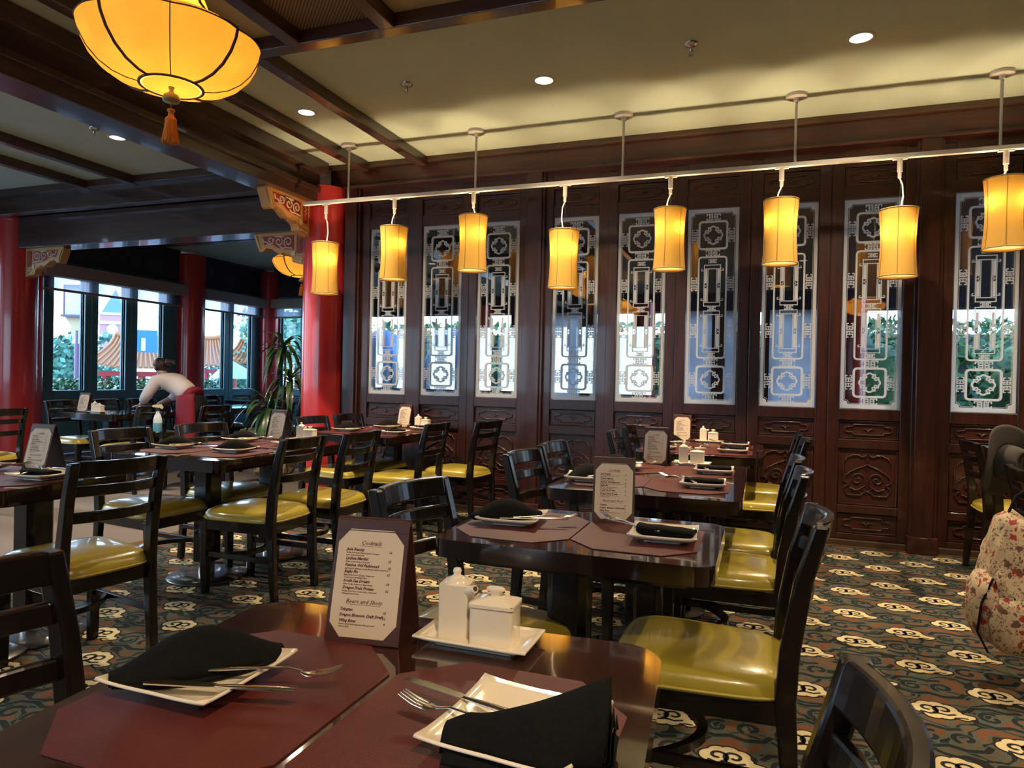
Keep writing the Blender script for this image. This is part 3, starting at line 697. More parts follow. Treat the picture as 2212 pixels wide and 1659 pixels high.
put(-3.20, 5.25, -5, 'chair between the tall red column and the left row wall table')
put(-6.36, 4.05, 180, 'black chair cropped by the left edge in front of the red column')
put(-7.09, 5.50, 0, 'first chair left of the table being wiped')
put(-7.09, 6.03, 0, 'second chair left of the table being wiped')
put(-7.07, 6.52, 0, 'third chair behind the table being wiped, by the windows')
put(-6.0, 5.25, 180, 'dark chair with the spray bottle hanging on its back')
put(-5.66, 5.73, 180, 'dark chair just right of the waitress')
put(-6.30, 7.55, 180, 'far chair by the corner windows, nearer one')
put(-6.28, 8.15, 180, 'far chair by the corner windows, farther one')
put(-7.55, 7.60, 0, 'far chair left of the window table, nearer one')
put(-7.55, 8.15, 0, 'far chair left of the window table, farther one')
put(-5.75, 6.95, 175, 'chair behind the potted plant facing the windows')
put(1.57, 5.30, 0, 'dark chair against the wall behind the grey hat')
put(1.57, 4.74, 0, 'dark chair between the wall chair and the grey hat')
put(1.36, 3.60, 0, 'dark chair at the right edge carrying the printed backpack')

TE = {}
def table(x0, x1, y0, y1, label, peds=None, z=.75, r=.055, rz=0):
    cx, cy = (x0+x1)/2, (y0+y1)/2; hx, hy = (x1-x0)/2, (y1-y0)/2
    zf = .004 if cx > -4.15 else 0
    t = thing('dining_table', label, 'table', (cx, cy, zf), R(rz))
    z -= zf
    o = MB().prism(rrect(hx, hy, r, 7), z-.052, z, smooth=True); o.mi[-len(rrect(hx, hy, r, 7)):] = [1]*len(rrect(hx, hy, r, 7))
    o.build('table_top', [M['tabletop'], M['tableedge']], t, bevel=.009, seg=3)
    MB().prism(rrect(hx-.05, hy-.05, r, 5), z-.075, z-.0525).build('under_frame', M['tableedge'], t)
    for (px, py) in (peds or [(0, -hy*.45), (0, hy*.45)]):
        p = struct('pedestal'); del p['kind']; p.parent = t; p.location = (px, py, 0)
        q = .062; c = .02
        MB().prism([(q, q-c), (q-c, q), (-q+c, q), (-q, q-c), (-q, -q+c), (-q+c, -q), (q-c, -q), (q, -q+c)], .10, z-.076).build('column', M['chair'], p, bevel=.003)
        MB().lathe([(.045, .016), (.045, .10)], 20).build('chrome_collar', M['chrome'], p)
        MB().lathe([(.215, 0), (.22, .006), (.215, .014), (.12, .022), (.05, .026)], 36).build('base_plate', M['iron'], p)
    return t
table(-.914, -.108, .0, 1.205, 'glossy dark wood table filling the lower foreground', rz=4, r=.075)
table(-.90, -.10, 1.80, 2.38, 'small glossy two seat table behind the front table', peds=[(-.05, 0), ])
table(-.88, -.06, 2.85, 4.10, 'third glossy table of the right row, with white cruets')
table(-.80, .02, 4.58, 5.68, 'glossy table against the screens in the right row')
table(-3.52, -2.70, 1.76, 2.37, 'maroon topped table cropped by the left edge')
table(-3.49, -2.67, 2.88, 4.12, 'glossy table mirroring the windows, left of the middle')
table(-3.46, -2.64, 4.58, 5.66, 'glossy table near the tall red column')
table(-7.15, -6.38, 5.33, 6.42, 'dark table the waitress is wiping')
table(-7.3, -6.5, 7.25, 8.4, 'far table in the corner by the windows')
table(-8.5, -7.7, 9.2, 10.3, 'farthest table, in the corner of the window bay')

# ---- table settings prototypes
def placemat():
    hx, hy, c = .18, .222, .085
    o = MB().prism([(hx, hy-c), (hx-c, hy), (-hx+c, hy), (-hx, hy-c), (-hx, -hy+c), (-hx+c, -hy), (hx-c, -hy), (hx, -hy+c)], .0002, .0022).build('placemat', M['placemat'], bevel=.0008, seg=1)
    return tag(o, '', 'placemat')
def plate():
    def f(u, v):
        x, y = 2*u-1, 2*v-1
        m = max(abs(x), abs(y)); z = .0045+.018*max(0, (m-.62)/.38)**1.3 + .004*(abs(x*y))**3
        return (x*.099*(1-.03*(1-abs(y))*abs(x)**6), y*.099*(1-.03*(1-abs(x))*abs(y)**6), z)
    t = thing('square_plate', '', 'plate')
    o = MB().grid(f, 16, 16).build('dish', M['china'], t); s = o.modifiers.new('solid', 'SOLIDIFY'); s.thickness = .0045; s.offset = 1
    MB().prism(rrect(.055, .055, .012, 3), 0, .005).build('foot_ring', M['china'], t)
    return t
def loft(secs, n=14, name='napkin', mat_=None, layers=True):
    """secs: (x, y0, y1, h, lean, z0)"""
    mb = MB(); v = []
    for (x, y0, y1, h, lean, z0) in secs:
        for i in range(n+1):
            a = PI*i/n; c = math.cos(a); s_ = math.sin(a)
            y = (y0+y1)/2-(y1-y0)/2*c+lean*s_*h
            v.append((x, y, z0+h*(s_**.8)))
    m = n+1; f = [(j*m+i, j*m+i+1, (j+1)*m+i+1, (j+1)*m+i) for j in range(len(secs)-1) for i in range(n)]
    f += [(j*m, (j+1)*m, (j+1)*m+n, j*m+n) for j in range(len(secs)-1)]
    mb.add(v, f, 0, True); mb.add(v[:m], [tuple(range(m))]); mb.add(v[-m:], [tuple(range(m-1, -1, -1))])
    return mb
def napkin_a():   # tented triangular fold, lying along x
    t = thing('folded_napkin', '', 'napkin')
    S = []
    for i in range(15):
        u = i/14; x = -.122+.244*u
        h = .012+.046*max(0, math.sin(PI*u))**1.5; d = .012+.040*math.sin(PI*(.06+.88*u))
        S.append((x, -d, d, h, .1, .002))
    loft(S).build('cloth', M['napkin'], t, merge=True)
    S = [(-.118+.236*i/8, -.012-.044*math.sin(PI*(.08+.84*i/8)), .01, .009, 0, .0) for i in range(9)]
    loft(S, 8).build('lower_fold', M['napkin'], t, merge=True)
    return t
def napkin_b():   # large open triangle, peak at +x end
    t = thing('folded_napkin', '', 'napkin')
    S = []
    for i in range(15):
        u = i/14; x = -.098+.20*u
        h = .026+.066*u**1.25+.006*math.exp(-((u-.12)/.08)**2); a = -.040-.016*u+.007*math.sin(u*8); b = .002+.044*u
        S.append((x, a, b, h, .15, .004))
    loft(S).build('cloth', M['napkin'], t, merge=True)
    for k in range(2):
        S = [(-.092+.19*i/8, -.052-.016*i/8-.004*k, .015+.03*i/8, .012-.003*k, 0, .0) for i in range(9)]
        loft(S, 8).build('lower_fold', M['napkin'], t, merge=True)
    for k in range(3):
        MB().grid(lambda u, v: (.101+.004*k+.003*math.sin(v*9), -.05+.1*u+.0*k, .002+(.074-.010*k)*v*math.sin(PI*(.15+.75*u))), 8, 5).build('pleat', M['napkin'], t)
    return t
def napkin_c():   # flat folded roll along y
    t = thing('folded_napkin', '', 'napkin')
    for k, (w_, h, z, dx) in enumerate(((.036, .012, 0, 0), (.033, .011, .010, .003), (.029, .011, .019, -.003))):
        S = [(-.085+.17*i/8, -w_+dx+.003*math.sin(i*1.3+k), w_+dx+.003*math.cos(i+k), h*(1+.12*math.sin(i*2+k)), 0, z) for i in range(9)]
        loft(S, 10).build('fold', M['napkin'], t, merge=True)
    return t
def fork():
    t = thing('fork', '', 'fork')
    m = MB()
    m.tube([(-.10, 0, .006), (-.085, 0, .006), (-.02, 0, .010), (.03, 0, .012), (.05, 0, .007)], [.007, .0075, .004, .003, .004], 8, flat=.4)
    m.tube([(.048, 0, .007), (.06, 0, .004), (.07, 0, .005)], [.004, .011, .0115], 8, flat=.18)
    m.build('handle', M['steel'], t)
    p = MB()
    for k in range(4):
        y = -.009+.006*k; p.tube([(.068, y, .005), (.085, y, .007), (.108, y*.95, .015)], [.0022, .0020, .001], 6)
    p.build('tines', M['steel'], t)
    return t
def knife():
    t = thing('knife', '', 'knife')
    MB().tube([(-.105, 0, .006), (-.09, 0, .006), (-.02, 0, .006), (.01, 0, .006)], [.005, .0075, .0062, .0045], 8, flat=.5).build('handle', M['steel'], t)
    MB().prism([(.005, -.0045), (.02, -.008), (.08, -.0095), (.105, -.007), (.115, .0), (.112, .006), (.02, .006), (.005, .0045)], .005, .0068).build('blade', M['steel'], t, bevel=.0006, seg=1)
    return t
PM, PLT, NA, NB, NC, FK, KN = placemat(), plate(), napkin_a(), napkin_b(), napkin_c(), fork(), knife()
U = {k: [False] for k in 'PM PLT NA NB NC FK KN MS CT CB CX'.split()}
TZ = .7505
def setting(x, y, where, side, style, platexy=None, prot=0, nap=None, fk=None, kn=None, pm=True):
    if pm: place(PM, U['PM'], (x, y, TZ), 0, 'maroon octagonal placemat at the %s' % where, 'placemat')
    px, py = platexy or (x+(.085 if side > 0 else -.085), y-.0)
    place(PLT, U['PLT'], (px, py, TZ+.0026), R(prot), 'square cream plate at the %s' % where, 'plate')
    zp = TZ+.011
    st = {'a': (NA, 'NA', 'black tented napkin'), 'b': (NB, 'NB', 'large black triangular napkin'), 'c': (NC, 'NC', 'black flat folded napkin')}[style]
    nx, ny, nr = nap or (px, py-.01, 90 if style == 'c' else 20)
    place(st[0], U[st[1]], (nx, ny, zp+(.0 if style != 'a' else .006)), R(nr), '%s at the %s' % (st[2], where), 'napkin')
    fx, fy, fr = fk or (px-side*.10, py+.03, 115 if side > 0 else 60)
    place(FK, U['FK'], (fx, fy, TZ+.024), R(fr), 'steel fork at the %s' % where, 'fork')
    kx, ky, kr = kn or (px-side*.07, py+.02, 115 if side > 0 else 60)
    place(KN, U['KN'], (kx, ky, TZ+.024), R(kr), 'steel knife at the %s' % where, 'knife')
# front table
setting(-.718, .81, 'left place of the front table', -1, 'a', (-.782, .812), 0, (-.797, .825, 50), (-.675, .83, 18), (-.70, .765, 196))
setting(-.345, .815, 'right place of the front table', 1, 'b', (-.285, .838), -4, (-.264, .802, 8), (-.345, .815, 172), (-.365, .862, 168))
# small table
setting(-.702, 2.085, 'left place of the small two seat table', -1, 'a', (-.75, 2.10), 5, (-.775, 2.105, 40), (-.64, 2.09, 30), (-.66, 2.06, 200))
setting(-.336, 2.09, 'right place of the small two seat table', 1, 'c', (-.262, 2.07), 3, (-.255, 2.075, -9), (-.40, 2.14, 138), (-.36, 2.10, 150))
TT3 = 'third right row table'
setting(-.665, 3.20, 'near left place of the '+TT3, -1, 'a', (-.755, 3.14), 8, (-.76, 3.16, 60))
setting(-.302, 3.20, 'near right place of the '+TT3, 1, 'c', (-.235, 3.19), 2, (-.232, 3.20, 0), (-.36, 3.24, 140))
setting(-.665, 3.71, 'far left place of the '+TT3, -1, 'a', (-.68, 3.64), 8, (-.72, 3.64, 45))
setting(-.302, 3.715, 'far right place of the '+TT3, 1, 'c', (-.22, 3.70), 2, (-.22, 3.71, 4), (-.34, 3.76, 140))
TT4 = 'right row wall table'
setting(-.60, 4.88, 'near left place of the '+TT4, -1, 'a', (-.64, 4.86), 5, (-.65, 4.86, 50))
setting(-.225, 4.88, 'near right place of the '+TT4, 1, 'c', (-.17, 4.88), 0, (-.17, 4.88, 0), (-.28, 4.92, 140))
setting(-.60, 5.34, 'far left place of the '+TT4, -1, 'a', (-.62, 5.30), 5, (-.64, 5.30, 50))
setting(-.225, 5.34, 'far right place of the '+TT4, 1, 'c', (-.17, 5.36), 0, (-.17, 5.36, 0), (-.28, 5.40, 140))
TT7 = 'left edge table'
setting(-3.30, 2.05, 'left place of the '+TT7, -1, 'c', (-3.33, 2.10), 3, (-3.33, 2.10, 5))
setting(-2.93, 2.06, 'right place of the '+TT7, 1, 'c', (-2.865, 2.07), 3, (-2.87, 2.06, 5), (-2.98, 2.14, 150))
TT5 = 'middle left table'
setting(-3.28, 3.22, 'near left place of the '+TT5, -1, 'a', (-3.36, 3.25), 3, (-3.36, 3.25, 45))
setting(-2.90, 3.22, 'near right place of the '+TT5, 1, 'a', (-2.91, 3.25), 3, (-2.91, 3.25, 45))
setting(-3.28, 3.74, 'far left place of the '+TT5, -1, 'a', (-3.32, 3.78), 3, (-3.32, 3.78, 45))
setting(-2.90, 3.74, 'far right place of the '+TT5, 1, 'c', (-2.86, 3.72), 3, (-2.86, 3.72, 5))
TT6 = 'left row wall table'
setting(-3.24, 4.88, 'near left place of the '+TT6, -1, 'a', (-3.24, 4.93), 3, (-3.24, 4.93, 45))
setting(-2.86, 4.88, 'near right place of the '+TT6, 1, 'c', (-2.78, 4.90), 3, (-2.78, 4.90, 5))
setting(-3.24, 5.34, 'far left place of the '+TT6, -1, 'a', (-3.13, 5.40), 3, (-3.13, 5.40, 45))
setting(-2.86, 5.34, 'far right place of the '+TT6, 1, 'c', (-2.77, 5.40), 3, (-2.77, 5.40, 5))

# ---- menu stands
def text_mesh(lines):
    dg = bpy.context.evaluated_depsgraph_get(); mb = MB(); objs = []
    for (txt, x, z, size, align, shear, off) in lines:
        c = bpy.data.curves.new('t', 'FONT'); c.body = txt; c.size = size; c.align_x = align; c.shear = shear; c.offset = off; c.resolution_u = 1
        o = bpy.data.objects.new('t', c); COL.objects.link(o); objs.append((o, x, z))
    bpy.context.view_layer.update(); dg = bpy.context.evaluated_depsgraph_get()
    for o, x, z in objs:
        me = bpy.data.meshes.new_from_object(o.evaluated_get(dg))
        mb.add([(v.co.x+x, 0, v.co.y+z) for v in me.vertices], [tuple(p.vertices) for p in me.polygons])
        bpy.data.meshes.remove(me); cu = o.data; bpy.data.objects.remove(o); bpy.data.curves.remove(cu)
    return mb
def menu():
    t = thing('menu_stand', '', 'menu')
    hw, hh, dp = .069, .205, .058; ang = math.atan2(dp-.006, hh)
    m = Matrix.Translation((0, -dp, 0)) @ Matrix.Rotation(-ang, 4, 'X')
    L = hh/math.cos(ang)
    fp = MB().box(-hw, hw, 0, .004, 0, L).xf(m).build('front_panel', M['leather'], t, bevel=.0012)
    MB().box(-hw, hw, -.0015, .0005, L-.019, L-.0175).xf(m).build('stitch_line', M['leather'], fp)
    MB().box(-hw, hw, -.004, 0, 0, L).xf(Matrix.Translation((0, dp, 0)) @ Matrix.Rotation(ang, 4, 'X')).build('back_panel', M['leather'], t, bevel=.0012)
    MB().tube([(-hw, 0, hh-.001), (hw, 0, hh-.001)], .006, 8).build('spine', M['leather'], t)
    c = .021; a, b = -.062, .062; z0, z1 = .010, L-.016
    pc = MB().prism([(b, z0+c*1.15), (b, z1-c*1.15), (b-c, z1), (a+c, z1), (a, z1-c*1.15), (a, z0+c*1.15), (a+c, z0), (b-c, z0)], -.0012, -.0002, axis='y').xf(m).build('menu_card', M['paper'], t)
    l = a+.017; rr = b-.021; lines = []
    def item(z, name, price, sub):
        lines.append((name, l, z, .0070, 'LEFT', .3, .00028)); lines.append((price, rr, z-.002, .0062, 'RIGHT', .3, .00018))
        for k, s in enumerate(sub): lines.append((s, l, z-.0048-.0042*k, .0035, 'LEFT', .15, .00009))
    lines.append(('Cocktails', 0, z1-.027, .0104, 'CENTER', .4, .0001))
    zz = z1-.038
    item(zz, 'Jade Beauty', '16', ['Vodka, Honeydew Melon Liqueur, Pineapple', 'Juice, Lemon-Lime Soda'])
    item(zz-.0158, 'Lychee Martini', '15', ['Vodka, Lychee Puree, Vermouth'])
    item(zz-.0275, 'Passion Old Fashioned', '18', ["Jack Daniel's Whiskey, Orange Bitters, Passion Fruit Puree"])
    item(zz-.0388, 'Baijiu Flo', '15', ['Baijiu Spirit, Peach Schnapps, Mango and', 'Orange Juices, Sparkling Water'])
    item(zz-.0545, 'South Sea Dream', '14', ['Citrus Vodka, Triple Sec, Guava Nectar'])
    item(zz-.0665, 'Dragon Fruit Frozen', '16', ['Dragon Fruit, Rum, Cream Mixer, Lemon and', 'Pineapple Juices Slushy'])
    lines.append(('Beers and Shots', -.002, zz-.090, .0104, 'CENTER', .4, .0001))
    item(zz-.103, 'Tsingtao', '12', []); item(zz-.1125, 'Dragon Blossom Craft Draft', '11', [])
    item(zz-.122, 'Wing River', '9', ['Chinese Spirit, Most Authentic, "Strong Aroma"', 'Chinese Spirit.'])
    tm = text_mesh(lines)
    tm.box(-.022, .022, 0, .0001, z1-.0295, z1-.0290); tm.box(-.034, .030, 0, .0001, zz-.0925, zz-.0920)
    tm.v = [(v[0], v[1]-.0016, v[2]) for v in tm.v]
    tm.xf(m).build('menu_text', M['ink'], pc)
    return t
MS = menu()
for x, y, deg, lb in ((-.655, 1.09, 9, 'open menu stand with a cocktail list on the front table'), (-.46, 2.30, 9, 'menu stand at the back of the small two seat table'),
                      (-.552, 3.955, -4, 'menu stand left of the cruets on the third right row table'), (-.585, 5.62, 2, 'menu stand on the right row table at the wall'),
                      (-3.15, 2.275, 4, 'brown menu stand on the left edge table'), (-3.23, 4.05, -3, 'menu stand in front of the plant on the middle left table'),
                      (-3.05, 5.58, -6, 'menu stand on the left row table at the wall'), (-7.06, 5.56, 8, 'menu stand on the table being wiped')):
    place(MS, U['MS'], (x, y, TZ+.001), R(deg), lb, 'menu')

# ---- cruet sets
def tray():
    def f(u, v):
        x, y = 2*u-1, 2*v-1
        m = max(abs(x), abs(y)); z = .006+.010*max(0, (m-.7)/.3)**1.5
        return (x*.104, y*.059, z)
    t = thing('condiment_tray', '', 'tray')
    o = MB().grid(f, 20, 12).build('dish', M['china'], t); s = o.modifiers.new('solid', 'SOLIDIFY'); s.thickness = .004; s.offset = 1
    MB().prism(rrect(.075, .035, .01, 3), 0, .006).build('foot', M['china'], t); return t
def cruet():
    t = thing('soy_sauce_cruet', '', 'cruet')
    MB().prism(rrect(.0265, .0265, .004, 3), 0, .094).build('body', M['china'], t, bevel=.003)
    MB().lathe([(.001, .120), (.006, .119), (.008, .114), (.006, .108), (.010, .105), (.019, .101), (.022, .094)][::-1], 20).build('lid', M['china'], t)
    sp_ = MB().tube([(.015, -.012, .083), (.032, -.024, .088), (.042, -.032, .094)], [.010, .0085, .0065], 12).build('spout', M['china'], t)
    MB().tube([(.0415, -.0316, .0937), (.0425, -.0324, .0943)], .0045, 10).build('spout_hole', M['leather'], sp_)
    return t
def sugar():
    t = thing('sugar_box', '', 'jar')
    MB().prism(rrect(.039, .031, .008, 4), 0, .064, smooth=True).build('body', M['china'], t, bevel=.004)
    l = MB(); l.prism(rrect(.041, .033, .008, 4), .0655, .071)
    def f(u, v): x, y = 2*u-1, 2*v-1; return (x*.039, y*.031, .071+.009*(1-max(abs(x), abs(y))**2))
    l.grid(f, 12, 12); lo = l.build('lid', M['china'], t)
    MB().lathe([(.006, .078), (.006, .084), (.012, .089), (.013, .093), (.009, .096), (.0005, .097)], 18).xf(Matrix.Diagonal((1.35, .7, 1, 1))).build('knob', M['china'], lo)
    return t
TR, CR, SB = tray(), cruet(), sugar()
for x, y, deg, w_ in ((-.458, 1.122, 0, 'front table'), (-.36, 4.0, -2, 'third right row table'), (-.375, 5.58, 0, 'right row table at the wall'), (-3.00, 4.05, 0, 'middle left table'),
                   (-2.87, 5.56, 0, 'left row table at the wall'), (-6.80, 5.50, 0, 'table being wiped')):
    place(TR, U['CT'], (x, y, TZ), R(deg), 'cream rectangular tray holding the cruets on the %s' % w_, 'tray')
    place(CR, U['CB'], (x-.046, y, TZ+.0095), R(deg+8), 'tall cream cruet with a spout on the %s' % w_, 'cruet')
    place(SB, U['CX'], (x+.030, y-.004, TZ+.0095), R(deg+4), 'squat cream lidded box on the %s' % w_, 'jar')

# ================================================================== LAMPS
def plight(loc, e, col, r, parent=None, name='bulb_light'):
    l = bpy.data.lights.new(name, 'POINT'); l.energy = e; l.color = col; l.shadow_soft_size = r
    o = bpy.data.objects.new(name, l); COL.objects.link(o); o.location = loc
    if parent is not None: o.parent = parent
WARM = (1, .76, .46)
tk = thing('lamp_track', 'long white lamp track hanging from the ceiling by rods', 'track', (0, 5.2, 0))
MB().box(-3.93, 3.6, -.018, .018, 2.745, 2.775).build('rail', M['white'], tk, bevel=.003)
for x in (-3.461, -2.245, -1.029, .187, 1.404, 2.62):
    MB().tube([(x, 0, 2.775), (x, 0, CZ-.03)], .0095, 8).build('rod', M['white'], tk)
    MB().lathe([(.068, CZ-.024), (.07, CZ-.02), (.07, CZ)], 28, c=(x, 0, 0)).lathe([(.02, CZ-.05), (.02, CZ-.024)], 12, c=(x, 0, 0)).build('canopy', M['white'], tk)
def pendant():
    t = thing('pendant_lamp', '', 'lamp')
    ad = MB().box(-.045, .045, -.016, .016, 2.738, 2.748).lathe([(.017, 2.655), (.017, 2.745)], 14).lathe([(.012, 2.615), (.012, 2.655)], 12).build('track_adapter', M['white'], t)
    return t
def pend_parts(t, zt_, hw=.1185, ht=.445):
    zb = zt_-ht
    d = random.choice((-1, 1))*.018
    MB().tube([(0, 0, 2.615), (d, 0, 2.57), (d*1.3, 0, (zt_+2.58)/2), (d*.3, 0, zt_-.02)], .0052, 6).build('cord', M['cordw'], t)
    MB().tube([(.004, 0, 2.62), (.004, 0, zt_-.02)], .0012, 4).build('cable', M['steel'], t)
    def rad(z): u = (z-zb)/ht; return hw*(1-.10*math.sin(PI*u))
    prof = [(rad(zb+ht*i/12), zb+ht*i/12) for i in range(13)]
    sh = MB().lathe(prof, 40, cap=False, lob=lambda a, r, z: 1+.006*math.cos(a*20)).build('lamp_shade', M['lampshade'], t)
    for z in (zb, zt_): MB().tube([(rad(z)*math.cos(2*PI*i/32), rad(z)*math.sin(2*PI*i/32), z) for i in range(32)], .0048, 5, closed=True).build('shade_trim', M['brass'], t)
    for k in range(6):
        a = 2*PI*k/6+.35
        MB().tube([((rad(zb+ht*i/8)+.001)*math.cos(a), (rad(zb+ht*i/8)+.001)*math.sin(a), zb+ht*i/8) for i in range(9)], .0019, 4).build('seam', M['seam'], sh)
    MB().lathe([(.001, zb+.012), (rad(zb)-.004, zb+.012)], 32, cap=False).build('diffuser', M['lampdiff'], t)
    for s in (-1, 1):
        MB().lathe([(.012, -.05), (.014, -.03), (.03, .0), (.026, .025), (.001, .04)], 12, c=(s*.04, 0, zb+ht*.62)).build('bulb', M['bulb'], t)
        plight((s*.058, -.028, zb+ht*.66), 8.5, WARM, .018, t)
M['bulb'] = mat('bulb_glass', (.9, .8, .6), .3, emit=(1, .75, .4), es=6)
ords = ['leftmost', 'second', 'third', 'fourth', 'fifth', 'sixth', 'seventh', 'eighth']
for k, (x, zt_) in enumerate(zip((-3.69, -2.996, -2.258, -1.48, -.667, .102, .838, 1.437), (2.39, 2.495, 2.545, 2.385, 2.50, 2.513, 2.40, 2.56))):
    t = pendant(); t.location = (x, 5.2, 0)
    tag(t, 'amber pleated cylinder pendant lamp, %s on the white track' % (ords[k] if k == 0 else ords[k]+' from the left'), 'lamp', 'amber pendant lamps on the white track')
    pend_parts(t, zt_)
def lantern(loc, label, e):
    t = thing('silk_lantern', label, 'lantern', loc)
    N = 8
    def lob(a, r, z): return 1-.035*abs(math.cos(a*N/2))**6 if r > .14 else 1
    low = [(.118, -.182), (.165, -.176), (.218, -.158), (.268, -.125), (.308, -.080), (.333, -.032), (.34, 0)]
    upp = [(.34, 0), (.29, .035), (.235, .06), (.18, .09), (.14, .13), (.12, .18)]
    MB().lathe(low, 96, lob=lob, cap=False).build('lower_shade', M['lanternshade'], t)
    MB().lathe(upp, 96, lob=lob, cap=False).build('upper_shade', M['lanternshade'], t)
    def k_(a, r): return r*(lob(a, r, 0))+.002
    for i in range(N):
        a = 2*PI*i/N+PI/8+.02
        a = 2*PI*i/N
        wdt = .0065 if i % 2 == 0 else .0022
        MB().tube([(k_(a, r)*math.cos(a), k_(a, r)*math.sin(a), z-.001) for r, z in low], wdt, 6).build('rib', M['rib'], t)
        MB().tube([(k_(a, r)*math.cos(a), k_(a, r)*math.sin(a), z+.001) for r, z in upp], wdt, 6).build('rib', M['rib'], t)
    MB().tube([(.342*lob(2*PI*i/96, .34, 0)*math.cos(2*PI*i/96), .342*lob(2*PI*i/96, .34, 0)*math.sin(2*PI*i/96), 0) for i in range(96)], .0028, 5, closed=True).build('rim_wire', M['rib'], t)
    MB().tube([(.118*math.cos(2*PI*i/40), .118*math.sin(2*PI*i/40), -.184) for i in range(40)], .006, 6, closed=True).build('bottom_ring', M['rib'], t)
    MB().lathe([(.001, -.186), (.106, -.186)], 32, cap=False).build('bottom_disc', M['lanternshade'], t)
    MB().lathe([(.012, -.186), (.008, -.200), (.012, -.21), (.028, -.218), (.034, -.235), (.03, -.245), (.001, -.248)], 20).build('finial', M['brass'], t)
    dz = .04
    ts = MB().tube([(0, 0, -.288), (0, 0, -.315)], .0015, 4).lathe([(.001, -.312), (.014, -.316), (.016, -.322), (.010, -.328), (.012, -.345), (.02, -.352), (.023, -.36), (.02, -.366)], 16).xf(Matrix.Translation((0, 0, dz))).build('tassel', M['tassel'], t)
    sk = MB()
    for i in range(34):
        a = 2*PI*i/34; q = .8+.2*((i*7) % 5)/5
        sk.tube([(.018*math.cos(a), .018*math.sin(a), -.362), (.023*math.cos(a), .023*math.sin(a), -.40), (.034*math.cos(a)*q, .034*math.sin(a)*q, -.455+.006*((i*3) % 4)/4)], .0032, 5)
    sk.tube([(0, 0, -.365), (0, 0, -.45)], [.018, .026], 10)
    sk.xf(Matrix.Translation((0, 0, dz)))
    sk.build('tassel_fringe', M['tassel'], ts)['kind'] = 'stuff'
    MB().lathe([(.12, .18), (.12, .2), (.03, .22), (.012, .25)], 24).tube([(0, 0, .25), (0, 0, CZ-loc[2])], .008, 8).build('hanger', M['brass'], t)
    plight((0, 0, .03), e, (1, .76, .44), .09, t)
lantern((-2.28, 2.15, 2.56), 'large golden lobed silk lantern with an orange tassel hanging overhead', 27)
lantern((-5.15, 6.8, 2.56), 'smaller looking golden lantern hanging behind the tall red column', 24)

lantern((1.6, -1.4, 2.6), 'golden lantern hanging behind the viewer, right side', 27)
lantern((-2.6, -1.9, 2.6), 'golden lantern hanging behind the viewer, left side', 27)
# recessed downlights and sprinklers
def downlight():
    t = thing('downlight', '', 'downlight')
    MB().lathe([(.062, -.004), (.078, -.005), (.08, 0)], 32, cap=False).build('trim_ring', M['white'], t)
    MB().lathe([(.062, -.003), (.058, -.002), (.001, -.002)], 32, cap=False).build('lens', M['dl'], t)
    return t
M['dl'] = mat('downlight_lens', (.9, .8, .7), .3, emit=(1, .86, .72), es=.75)
DL = downlight(); ud = [False]
for x, y, lb in ((-3.36, 4.455, 'beside the thin beam above the pendants'), (-1.433, 4.455, 'over the middle pendants'), (.50, 4.455, 'at upper right over the right pendants'), (-5.33, 4.455, 'on the darker left ceiling, by the deep beam'), (2.43, 4.455, 'beyond the right edge')):
    place(DL, ud, (x, y, CZ-.001), 0, 'round white recessed ceiling light %s' % lb, 'downlight')
    l = bpy.data.lights.new('downlight_spot', 'SPOT'); l.energy = 150; l.spot_size = R(130); l.spot_blend = .8; l.color = (1, .77, .52); l.shadow_soft_size = .05
    o = bpy.data.objects.new('downlight_spot', l); COL.objects.link(o); o.location = (x, y, CZ-.02)
def sprinkler():
    t = thing('fire_sprinkler', '', 'sprinkler')
    MB().lathe([(.042, 0), (.04, -.012), (.022, -.018), (.012, -.02)][::-1], 24).build('escutcheon', M['chrome'], t)
    MB().lathe([(.010, -.02), (.010, -.045), (.006, -.05)][::-1], 12).tube([(-.008, 0, -.045), (-.010, 0, -.062), (0, 0, -.072)], .002, 5).tube([(.008, 0, -.045), (.010, 0, -.062), (0, 0, -.072)], .002, 5).build('nozzle', M['chrome'], t)
    MB().lathe([(.014, -.074), (.014, -.072)], 12).build('deflector', M['chrome'], t)
    return t
SPR = sprinkler(); us = [False]
for x, y, lb in ((-.44, 4.23, 'right of the middle ceiling light'), (-2.36, 4.23, 'left of the middle ceiling light'), (-5.31, 4.22, 'on the darker left ceiling'), (-6.1, 7.3, 'on the far ceiling beyond the red columns')):
    place(SPR, us, (x, y, CZ-.001), 0, 'chrome fire sprinkler %s' % lb, 'sprinkler')
# unseen warm downlights added outside the view to brighten the room
for (x, y, w_) in ((-2.4, -2.2, 'left of and behind the viewer'), (.6, -.6, 'just behind the viewer'), (2.4, 1.8, 'outside the right edge'), (-5.6, .5, 'outside the left edge')):
    t = thing('downlight', 'unseen ceiling light added for brightness, %s' % w_, 'downlight', (x, y, CZ-.001))
    MB().lathe([(.062, -.004), (.078, -.005), (.08, 0)], 24, cap=False).build('trim_ring', M['white'], t)
    MB().lathe([(.062, -.003), (.001, -.002)], 24, cap=False).build('lens', M['dl'], t)
    l = bpy.data.lights.new('downlight_spot', 'SPOT'); l.energy = 150; l.spot_size = R(140); l.spot_blend = .8; l.color = (1, .76, .50); l.shadow_soft_size = .05
    o = bpy.data.objects.new('downlight_spot', l); COL.objects.link(o); o.location = (x, y, CZ-.02)

